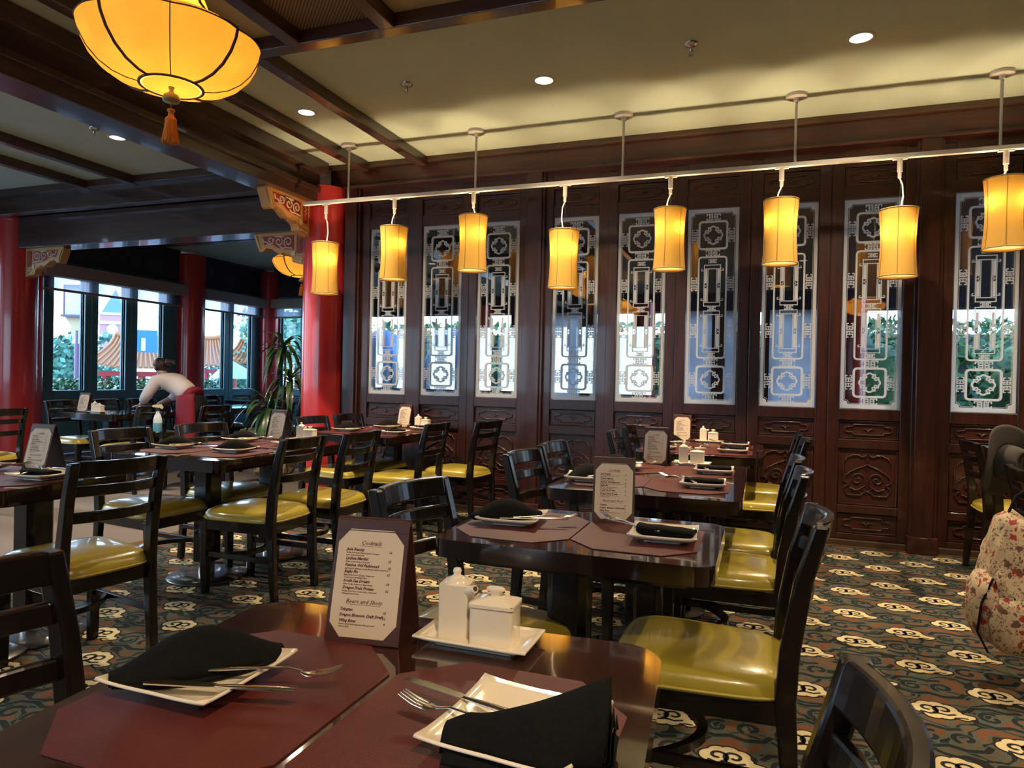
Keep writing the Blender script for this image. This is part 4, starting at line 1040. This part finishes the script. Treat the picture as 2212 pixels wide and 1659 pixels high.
# ================================================================== PLANT
pl = thing('potted_plant', 'tall dracaena in a round brown and cream patterned pot', 'plant', (-5.22, 6.45, 0))
def potmat():
    m = mat('mottled_glaze', (.4, .3, .2), .5); return noisy(m, (.16, .09, .045), (.52, .42, .30), (1, 1, 1), 26, 2, .47, .53)
M['pot'] = potmat()
MB().lathe([(.14, 0), (.20, .05), (.24, .14), (.245, .22), (.22, .30), (.19, .34), (.20, .36), (.18, .36), (.17, .32), (.001, .32)], 36).build('pot', M['pot'], pl)
stems = [((0, 0, .3), (.10, .02, .9), (.14, 0, 1.25), (.10, 0, 1.55)), ((.05, .03, .3), (.16, .05, .8), (.20, .03, 1.05), (.20, 0, 1.18)), ((-.05, 0, .3), (-.04, -.02, .6), (-.02, -.02, .82)), ((.02, -.06, .3), (.03, -.08, .50))]
for st in stems: MB().tube(st, .013, 7).build('stem', M['stem'], pl)
def leaf(base, ang, ln, lift, drop, wd):
    m = MB(); v = []; n = 8
    dx, dy = math.cos(ang), math.sin(ang)
    for i in range(n+1):
        u = i/n; x = ln*u*(1-.25*u*drop); z = lift*u*ln*1.3-drop*u*u*ln*1.25
        w_ = wd*math.sin(PI*min(1, .12+u*.88))**.7*(1-.25*u)
        for s in (-1, 0, 1): v.append((base[0]+dx*x-dy*w_*s, base[1]+dy*x+dx*w_*s, base[2]+z+(.25*w_ if s else 0)))
    m.add(v, [(3*i+k, 3*i+3+k, 3*i+4+k, 3*i+1+k) for i in range(n) for k in range(2)], 0, True)
    return m
for b, n, L_, in (((.10, 0, 1.55), 26, .42), ((.20, 0, 1.18), 26, .42), ((-.02, -.02, .84), 34, .52), ((.03, -.08, .52), 14, .34)):
    for i in range(n):
        a = i*2.4+random.uniform(-.3, .3); q = i/n
        leaf((b[0], b[1], b[2]-.12*(1-q)), a, L_*random.uniform(.75, 1.1),   .40+.62*q**3, 1.15-.40*q+random.uniform(-.12, .12), .030).build('leaf', M['leaf'], pl)

# ================================================================== WAITRESS
def skin(name, verts, edges, rad, m, parent=None, sub=2):
    me = bpy.data.meshes.new(name); me.from_pydata(verts, edges, []); me.materials.append(m)
    o = bpy.data.objects.new(name, me); COL.objects.link(o)
    if parent is not None: o.parent = parent
    md = o.modifiers.new('skin', 'SKIN'); md.use_smooth_shade = True
    for i, sv in enumerate(me.skin_vertices[0].data):
        r = rad[i]; sv.radius = r if isinstance(r, tuple) else (r, r); sv.use_root = (i == 0)
    s = o.modifiers.new('sub', 'SUBSURF'); s.levels = sub; s.render_levels = sub
    return o
pb = Vector((-6.2, 6.25, 0))
V = [(.0, 0, .88), (-.10, 0, .98), (-.26, 0, 1.06), (-.40, 0, 1.12), (-.46, 0, 1.16), (-.50, 0, 1.215), (-.53, 0, 1.275),      # 0-6 pelvis..head
     (-.40, -.17, 1.10), (-.50, -.22, .90), (-.62, -.16, .83), (-.68, -.14, .81),                                      # 7-10 near arm
     (-.40, .17, 1.10), (-.50, .22, .92), (-.62, .14, .84), (-.70, .12, .80),                                         # 11-14 far arm
     (.02, -.075, .82), (.0, -.10, .46), (.06, -.10, .08), (-.06, -.10, .03),                                          # 15-18
     (.02, .075, .82), (-.02, .10, .46), (.04, .10, .08), (-.08, .10, .03)]
Ed = [(0, 1), (1, 2), (2, 3), (3, 4), (4, 5), (5, 6), (3, 7), (7, 8), (8, 9), (9, 10), (3, 11), (11, 12), (12, 13), (13, 14), (0, 15), (15, 16), (16, 17), (17, 18), (0, 19), (19, 20), (20, 21), (21, 22)]
rad = [.05, .06, .075, .08, .05, .055, .078, .052, .042, .034, .028, .052, .042, .034, .028, .045, .040, .034, .030, .045, .040, .034, .030]
body = skin('person', [tuple(Vector(v)) for v in V], Ed, rad, M['skin']); body.location = pb
tag(body, 'waitress in pink shirt and crimson apron bending over a table by the windows', 'person')
# fingers (five per hand) rooted in the palm
for hx, hy, hz in ((-.68, -.14, .81), (-.70, .12, .80)):
    for k in range(4):
        y = hy-.024+.016*k; ln = (.058, .068, .064, .05)[k]
        skin('finger', [(hx, y, hz), (hx-.04, y, hz-.006), (hx-.04-ln*.5, y, hz-.014), (hx-.04-ln, y, hz-.03)], [(0, 1), (1, 2), (2, 3)], [.011, .009, .008, .006], M['skin'], body, 1)
    skin('thumb', [(hx+.01, hy+.02, hz), (hx-.01, hy+.045, hz-.01), (hx-.04, hy+.055, hz-.02)], [(0, 1), (1, 2)], [.012, .01, .007], M['skin'], body, 1)
# face
MB().lathe([(.001, -.014), (.010, -.008), (.011, 0), (.001, .014)], 8).xf(Matrix.Translation((-.605, 0, 1.262))).build('nose', M['skin'], body)
for s in (-1, 1):
    MB().lathe([(.001, -.009), (.009, 0), (.001, .009)], 8).xf(Matrix.Translation((-.592, s*.03, 1.285))).build('eye', M['hair'], body)
    MB().lathe([(.001, -.022), (.014, -.01), (.015, .01), (.001, .022)], 10).xf(Matrix.Translation((-.525, s*.078, 1.265))).build('ear', M['skin'], body)
MB().box(-.596, -.588, -.018, .018, 1.228, 1.234).build('mouth', M['apron'], body)
shirt = skin('shirt', [(-.06, 0, .95), (-.14, 0, 1.00), (-.27, 0, 1.07), (-.40, 0, 1.125), (-.45, 0, 1.15), (-.40, -.18, 1.10), (-.49, -.225, .93), (-.58, -.19, .855), (-.40, .18, 1.10), (-.49, .225, .94), (-.57, .18, .87)],
             [(0, 1), (1, 2), (2, 3), (3, 4), (3, 5), (5, 6), (6, 7), (3, 8), (8, 9), (9, 10)], [.122, .125, .132, .12, .068, .078, .066, .054, .078, .066, .054], M['shirt'], body)
skin('trousers', [(-.04, 0, .955), (.012, 0, .875), (.03, -.078, .78), (.01, -.10, .46), (.06, -.10, .10), (.03, .078, .78), (-.01, .10, .46), (.04, .10, .10)], [(0, 1), (1, 2), (2, 3), (3, 4), (1, 5), (5, 6), (6, 7)], [.125, .145, .098, .074, .060, .098, .074, .060], M['trouser'], body)
ap = MB()
def apf(u, v):   # apron wraps the front and near side of the hips
    a = R(85+238*u); r = .168+.03*v
    z = .95-.56*v
    return (-.035+.03*v+r*math.cos(a), r*1.0*math.sin(a), z+.03*math.cos(a)*(1-v))
ap.grid(apf, 20, 8)
o = ap.build('apron', M['apron'], body); s = o.modifiers.new('solid', 'SOLIDIFY'); s.thickness = .006
skin('apron_waistband', [(.02, 0, .895), (-.03, 0, .925), (-.09, 0, .965)], [(0, 1), (1, 2)], [.150, .156, .140], M['apron'], body)
MB().grid(lambda u, v: (.13+.15*v, -.06+.1*u, .80-.16*v-.02*math.sin(u*PI)), 4, 5).build('apron_tie', M['trouser'], body)
h = MB().lathe([(.001, -.075), (.06, -.06), (.092, -.01), (.094, .03), (.07, .075), (.001, .098)], 20).xf(Matrix.Translation((-.512, 0, 1.285)) @ Matrix.Rotation(R(28), 4, 'Y') @ Matrix.Diagonal((1, .98, 1, 1)))
hb = h.build('hair', M['hair'], body)
MB().lathe([(.001, -.045), (.035, -.035), (.05, 0), (.035, .035), (.001, .045)], 14).xf(Matrix.Translation((-.395, 0, 1.325))).build('hair_bun', M['hair'], hb)
MB().tube([(-.37, 0, 1.33), (-.33, 0, 1.335), (-.30, 0, 1.30)], [.03, .025, .006], 8).build('ponytail', M['hair'], hb)
for s in (-1, 1): MB().lathe([(.05, 0), (.05, .03), (.035, .06)], 12).xf(Matrix.Translation((-.02, s*.1, 0)) @ Matrix.Diagonal((2.2, .8, 1, 1))).build('shoe', M['trouser'], body)

sb = thing('spray_bottle', 'clear spray bottle with blue liquid hooked on a chair back', 'bottle', (-5.63, 5.21, .62))
M['pbottle'] = translucent('cloudy_plastic', (.45, .5, .52), (.45, .47, .48)); M['blueliq'] = mat('blue_liquid', (.15, .45, .60), .2)
MB().lathe([(.038, .0), (.042, .01), (.042, .085)], 18).build('liquid', M['blueliq'], sb)
MB().lathe([(.042, .085), (.040, .12), (.028, .16), (.016, .185), (.015, .21)], 18, cap=False).build('bottle_body', M['pbottle'], sb)
MB().box(-.018, .018, -.018, .018, .205, .235).build('collar', M['navy'], sb, bevel=.003)
MB().prism([(-.045, .262), (-.05, .245), (-.02, .238), (.02, .235), (.04, .22), (.05, .24), (.03, .27)], -.014, .014, axis='y').xf(Matrix.Rotation(R(40), 4, 'Z')).build('trigger_head', M['cream'], sb, bevel=.003)

# ================================================================== HAT AND BACKPACK
ht = thing('sun_hat', 'grey brown wide brimmed sun hat hung on a chair back', 'hat', (1.12, 3.95, .87))
def brim(u, v):
    a = 2*PI*u; r = .085+.105*v
    return (r*math.cos(a)*.92, r*math.sin(a)*1.0, -.03*v**1.3*math.cos(2*a)*.8+.012*math.sin(a*3)*v)
hm = Matrix.Rotation(R(-30), 4, 'Z') @ Matrix.Rotation(R(98), 4, 'Y') @ Matrix.Rotation(R(18), 4, 'X')
o = MB().grid(brim, 48, 6).xf(hm).build('brim', M['greycloth'], ht, merge=True); s = o.modifiers.new('solid', 'SOLIDIFY'); s.thickness = .003
def crown(u, v):
    a = 2*PI*u; r = .090*(1-.42*v**2)*(1 if v < .95 else .0); z = .10*math.sin(PI/2*min(1, v*1.1))-.02*(v > .85)
    return (r*math.cos(a)*.92+.006*math.sin(a*5)*v, r*math.sin(a), z-.012*math.sin(2*a)*v)
MB().grid(crown, 40, 10).xf(hm).build('crown', M['greycloth'], ht, merge=True)
MB().tube([(.087*math.cos(2*PI*i/32)*.92, .087*math.sin(2*PI*i/32), .012) for i in range(32)], .004, 5, closed=True).xf(hm).build('band', M['greycloth'], ht)

bp_ = thing('backpack', 'beige backpack with red and brown print hanging at the right edge', 'backpack', (.99, 3.36, .16))
def pack(u, v):
    a = 2*PI*u; k = v
    prof = [(.02, -.01), (.70, .0), (1.0, .05), (1.08, .15), (1.0, .25), (.84, .35), (.66, .44), (.42, .53), (.02, .57)]
    i = min(7, int(k*8)); f = k*8-i; r = prof[i][0]*(1-f)+prof[i+1][0]*f; z = prof[i][1]*(1-f)+prof[i+1][1]*f
    p = 2/3.2; ca, sa = math.cos(a), math.sin(a)
    x = math.copysign(abs(ca)**p, ca)*.118; y = math.copysign(abs(sa)**p, sa)*.16
    wob = 1+.05*math.sin(a*5+z*22)+.035*math.sin(a*9-z*35)+.03*math.sin(a*3+z*50)
    return (x*r*wob-.05*(z-.3), y*r*wob, z)
MB().grid(pack, 48, 24).build('bag_body', M['print'], bp_, merge=True)
def pocket(cx, cy, cz, sx, sy, sz):
    return MB().lathe([(.001, -1), (.55, -.92), (.9, -.6), (1, 0), (.93, .55), (.6, .92), (.001, 1)], 20, lob=lambda a, r, z: 1+.05*math.sin(a*4+z*3)).xf(Matrix.Translation((cx, cy, cz)) @ Matrix.Diagonal((sx, sy, sz, 1)))
pocket(-.10, -.03, .17, .07, .12, .14).build('front_pocket', M['print'], bp_)
pocket(-.03, -.15, .13, .09, .05, .11).build('side_pocket', M['print'], bp_)
MB().tube([(-.10, -.12, .30), (-.14, -.13, .20), (-.15, -.12, .08), (-.11, -.11, .0)], .010, 6, flat=.4).build('strap', M['napkin'], bp_)
MB().tube([(-.04, -.16, .24), (-.03, -.18, .16), (-.05, -.17, .06)], .010, 6, flat=.4).build('strap', M['napkin'], bp_)
MB().tube([(-.03, -.02, .54), (.0, -.01, .62), (.09, .02, .68), (.12, .04, .60)], .011, 6, flat=.5).build('carry_loop', M['napkin'], bp_)

# ================================================================== OUTDOORS
tag(MB().box(-160, 40, -30, 160, -2.1, -1.9).build('outdoor_ground', M['ground']), 'pale paving outside the windows', kind='structure')
def leafball(mb, c, s, n, q, rnd):
    for _ in range(n):
        while True:
            p = Vector((rnd.uniform(-1, 1), rnd.uniform(-1, 1), rnd.uniform(-1, 1)))
            if .25 < p.length < 1: break
        p = p.normalized()*(.55+.45*rnd.random())
        p = Vector((c[0]+p.x*s[0], c[1]+p.y*s[1], c[2]+p.z*s[2]))
        a = Vector((rnd.uniform(-1, 1), rnd.uniform(-1, 1), rnd.uniform(-1, 1))).normalized()*q; b = a.orthogonal().normalized()*q*.6
        mb.add([p-a, p-b, p+a, p+b], [(0, 1, 2, 3)])
rnd = random.Random(3)
def tree(x, y, z, rx, rz, label, n=1600, q=.22, m='treeleaf', group=None):
    t = thing('tree', label, 'tree', (x, y, -1.9), 0, group); h = z+1.9
    MB().tube([(0, 0, 0), (.1, 0, h*.5), (0, 0, h)], [.22, .16, .08], 8).build('trunk', M['stem'], t)
    mb = MB()
    for k in range(7):
        a = k*.9; leafball(mb, (rx*.5*math.cos(a)*(k > 0), rx*.5*math.sin(a)*(k > 0), h+rz*.35*math.sin(k*2.2)), (rx*.55, rx*.55, rz*.6), n//7, q, rnd)
    mb.lathe([(.001, -.7), (.6, -.5), (.8, 0), (.55, .5), (.001, .7)], 12, c=(0, 0, h)).v
    mb.v = mb.v; mb.build('crown', M[m], t)
tree(-31.2, 22.6, 1.1, 3.4, 2.3, 'round blue green tree beyond the lamp post in the left window', 3600, .17)
tree(-24.0, 27.0, 1.1, 1.8, 1.7, 'tree behind the tiled roofs in the two light window', 1600, .13)
tree(-19.6, 25.6, 2.8, 2.6, 1.9, 'leafy tree filling the far corner window', 2600, .13)
for x, y, lb in ((1.5, 12.2, 'conifer seen through the eighth etched door'), (3.9, 12.3, 'conifer seen through the ninth etched door')):
    tree(x, y, 1.3, .9, 1.3, lb, 2400, .055, 'foliage')
gh = thing('backdrop_hedge', 'tall backdrop hedge added beyond the porch to cover the bright sky', 'hedge')  # hedge added as a backdrop so less bright sky shows through the doors
MB().box(-10.5, 8, 14.6, 14.8, -1.9, 2.2).build('hedge_core', M['ground'], gh)
mb = MB()
for i in range(9000):
    p = Vector((rnd.uniform(-10.5, 8), rnd.uniform(14.2, 14.6), rnd.uniform(-.6, 2.45)))
    a_ = Vector((rnd.uniform(-1, 1), rnd.uniform(-1, 1), rnd.uniform(-1, 1))).normalized()*.12; b_ = a_.orthogonal().normalized()*.06
    mb.add([p-a_, p-b_, p+a_, p+b_], [(0, 1, 2, 3)])
mb.build('hedge_leaves', M['foliage'], gh)['kind'] = 'stuff'
for x, y, lb in ((-6.95, 11.7, 'left blue rock formation behind the first etched door'), (-5.45, 11.7, 'right blue rock formation behind the second etched door')):
    t = MB().lathe([(.60, 0), (.66, .7), (.62, 1.3), (.5, 1.8), (.3, 2.2), (.001, 2.35)], 18, lob=lambda a, r, z: 1+.12*math.sin(a*5+z*3)).build('blue_rock', M['rock']); t.location = (x, y, -.2)
    tag(t, lb, 'rock')
# low palms outside first doors
for x, y, lb in ((-6.1, 10.3, 'small palm below the first etched glass'), (-4.85, 10.2, 'small palm below the second etched glass')):
    t = thing('small_palm', lb, 'palm', (x, y, -.3)); MB().tube([(0, 0, 0), (0, 0, .8)], .05, 8).build('trunk', M['stem'], t)
    f = MB()
    for i in range(46):
        q = leaf((0, 0, .8), i*2.4, .75, .5+.8*(i/46), .6, .022); f.add(q.v, q.f)
    f.build('fronds', M['foliage'], t)
# hedge under the left windows
hg = thing('hedge', 'low leafy hedge just outside the left windows', 'hedge', (0, 0, 0))
MB().box(-10.6, -9.9, 5.5, 11.0, -1.9, .80).build('planter', M['header'], hg)
mb = MB()
for i in range(3200):
    x, y, z = rnd.uniform(-10.6, -9.85), rnd.uniform(5.6, 11.0), .80+rnd.random()**1.6*.27
    a = Vector((rnd.uniform(-1, 1), rnd.uniform(-1, 1), rnd.uniform(0, 1))).normalized()*.045; b = a.orthogonal().normalized()*.02; p = Vector((x, y, z))
    mb.add([p-a, p-b, p+a, p+b], [(0, 1, 2, 3)])
mb.build('leaves', M['foliage'], hg)['kind'] = 'stuff'
# street lamp
sl = thing('street_lamp', 'lilac painted street lamp with a square lantern outside the left window', 'street lamp', (-12.15, 9.42, -1.9), R(20))
MB().tube([(0, 0, 0), (0, 0, 3.85)], .085, 12).build('pole', M['lilac'], sl)
MB().prism([(-.24, 4.12), (.14, 4.12), (.08, 3.9), (.07, 3.6), (-.06, 3.6), (-.10, 3.75), (-.13, 3.95)], -.08, .08, axis='y').build('arm_bracket', M['goldp'], sl)
MB().box(-.24, .16, -.2, .2, 4.10, 4.14).box(-.21, .13, -.17, .17, 4.66, 4.70).build('lantern_frame', M['lilac'], sl)
for sx in (-.21, .12):
    for sy in (-.17, .16): MB().box(sx, sx+.02, sy, sy+.02, 4.14, 4.66).build('frame_post', M['lilac'], sl)
MB().box(-.19, .12, -.15, .15, 4.14, 4.66).build('lamp_glass', M['etch'], sl)
# clock tower far away
tw = thing('clock_tower', 'distant red brick clock tower with a blue spire in the left window', 'tower', (-106.4, 89.1, -1.9), R(40))
M['brick'] = mat('pale_brick', (.42, .22, .24), .8); M['trimw'] = mat('pale_stone', (.55, .66, .68), .7); M['spire'] = mat('blue_slate', (.10, .20, .32), .6)
MB().box(-2.0, 2.0, -2.0, 2.0, 0, 12.6).build('shaft', M['brick'], tw)
MB().box(-2.3, 2.3, -2.3, 2.3, 8.4, 9.2).box(-2.3, 2.3, -2.3, 2.3, 11.0, 11.5).box(-2.2, 2.2, -2.2, 2.2, 12.6, 13.0).build('stone_band', M['trimw'], tw)
for a in range(4): MB().lathe([(.9, 0), (.9, .15)], 16).xf(Matrix.Rotation(R(90*a), 4, 'Z') @ Matrix.Translation((0, -2.05, 10.1)) @ Matrix.Rotation(R(90), 4, 'X')).build('clock_face', M['trimw'], tw)
MB().lathe([(2.5, 13.0), (.25, 16.8), (.001, 17.2)], 4, smooth=False).xf(Matrix.Rotation(R(45), 4, 'Z')).build('spire', M['spire'], tw)
MB().box(-9, 9, -5, 5, 0, 5.0).build('annex', M['trimw'], tw)
# tiled pavilions
def pavilion(x, y, w_, zr, ze, label, rz=0, h=1.2):
    t = thing('pavilion', label, 'pavilion', (x, y, -1.9), rz); e = ze+1.9; r_ = zr+1.9
    n = int(w_/.16)
    def roof(u, v):   # u along eave, v from ridge to eave, upswept corners
        X = (u-.5)*(w_*(.55+.45*v)); s = abs(2*u-1)
        return (X, -h*v, r_-(r_-e)*(v**.7)+.22*s**4*v+.12*s**3*(1-v))
    mb = MB().grid(roof, 20, 6); mb2 = MB().grid(lambda u, v: (roof(u, v)[0], -roof(u, v)[1], roof(u, v)[2]), 20, 6)
    mb.add(mb2.v, mb2.f, 0, True); mb.build('roof', M['tile'], t)
    for i in range(n+1):
        u = i/n
        p = [roof(u, k/5) for k in range(6)]
        MB().tube([(a, b, c+.03) for a, b, c in p], .042, 6).build('tile_rib', M['tile'], t)
    MB().tube([(roof(i/10, 0)[0], 0, roof(i/10, 0)[2]+.08) for i in range(11)], .09, 8).build('ridge', M['tile'], t)
    MB().box(-w_*.42, w_*.42, -h*.7, h*.7, e-.28, e-.12).build('beam', M['redm'], t)
    for sx in (-.36, .0, .36):
        for sy in (-.6, .6): MB().lathe([(.09, 0), (.09, e-.2)], 10, c=(sx*w_, sy*h, 0)).build('post', M['redm'], t)
    return t
pavilion(-20.6, 18.35, 3.0, 2.3, 1.30, 'orange tiled pavilion in the left window behind the waitress', R(46))
pavilion(-20.1, 20.8, 2.1, 2.45, 1.45, 'small upswept tiled roof in the two light window', R(40), .9)
pavilion(-20.8, 24.5, 2.6, 2.5, 1.6, 'curved tiled roof right of the small upswept one', R(40), .9)
# blue banner on the roof, umbrella, people far outside
t = thing('banner', 'blue and white banner above the tiled roof', 'banner', (-18.4, 16.35, -1.95), R(46))
MB().box(-.45, .45, -.03, .03, 3.75, 4.45).build('cloth', mat('blue_banner', (.03, .16, .55), .7), t); MB().box(.0, .12, -.045, .045, 3.8, 4.2).build('white_figure', M['trimw'], t); MB().tube([(.5, 0, 0), (.5, 0, 4.5)], .03, 6).build('mast', M['lilac'], t)
t = thing('parasol', 'pale teal parasol outside the two light window', 'parasol', (-14.45, 16.0, -1.9))
MB().lathe([(.001, 3.45), (.35, 3.25), (.65, 2.95)], 12, cap=False, smooth=False).build('canopy', mat('teal_canvas', (.25, .62, .60), .7), t); MB().tube([(0, 0, 0), (0, 0, 3.4)], .025, 6).build('mast', M['stem'], t)
def passer(x, y, hz, shirt_, cap_, label):
    b = skin('person', [(0, 0, .95), (0, 0, 1.2), (0, 0, 1.42), (0, 0, 1.52), (0, 0, 1.64), (.0, -.2, 1.38), (.05, -.26, 1.1), (.0, .2, 1.38), (.05, .26, 1.1), (0, -.1, .5), (0, -.1, .05), (0, .1, .5), (0, .1, .05)],
             [(0, 1), (1, 2), (2, 3), (3, 4), (2, 5), (5, 6), (2, 7), (7, 8), (0, 9), (9, 10), (0, 11), (11, 12)], [.14, .14, .12, .05, .095, .06, .04, .06, .04, .08, .05, .08, .05], shirt_)
    b.location = (x, y, hz); tag(b, label, 'person')
    MB().lathe([(.13, 1.66), (.115, 1.68), (.10, 1.75), (.001, 1.79)], 14).build('cap', cap_, b)
MBL = mat('blue_cloth', (.04, .08, .5), .7); MGR = mat('green_cloth', (.05, .3, .2), .7); MWH = mat('pale_cloth', (.5, .6, .65), .7); MDK = mat('dark_cloth', (.03, .03, .06), .7)
passer(-12.6, 10.35, -.93, MWH, MBL, 'passer by in a blue cap at the foot of the left window')
passer(-12.4, 10.65, -.90, MWH, MWH, 'passer by in a pale hat beside the blue cap')
passer(-12.9, 10.1, -.85, MGR, MGR, 'passer by in a green hat at the left window')
passer(-11.9, 14.0, -.95, MBL, MDK, 'dark haired passer by outside the two light window')
passer(-12.3, 15.1, -.9, MWH, MDK, 'passer by at the right of the two light window')
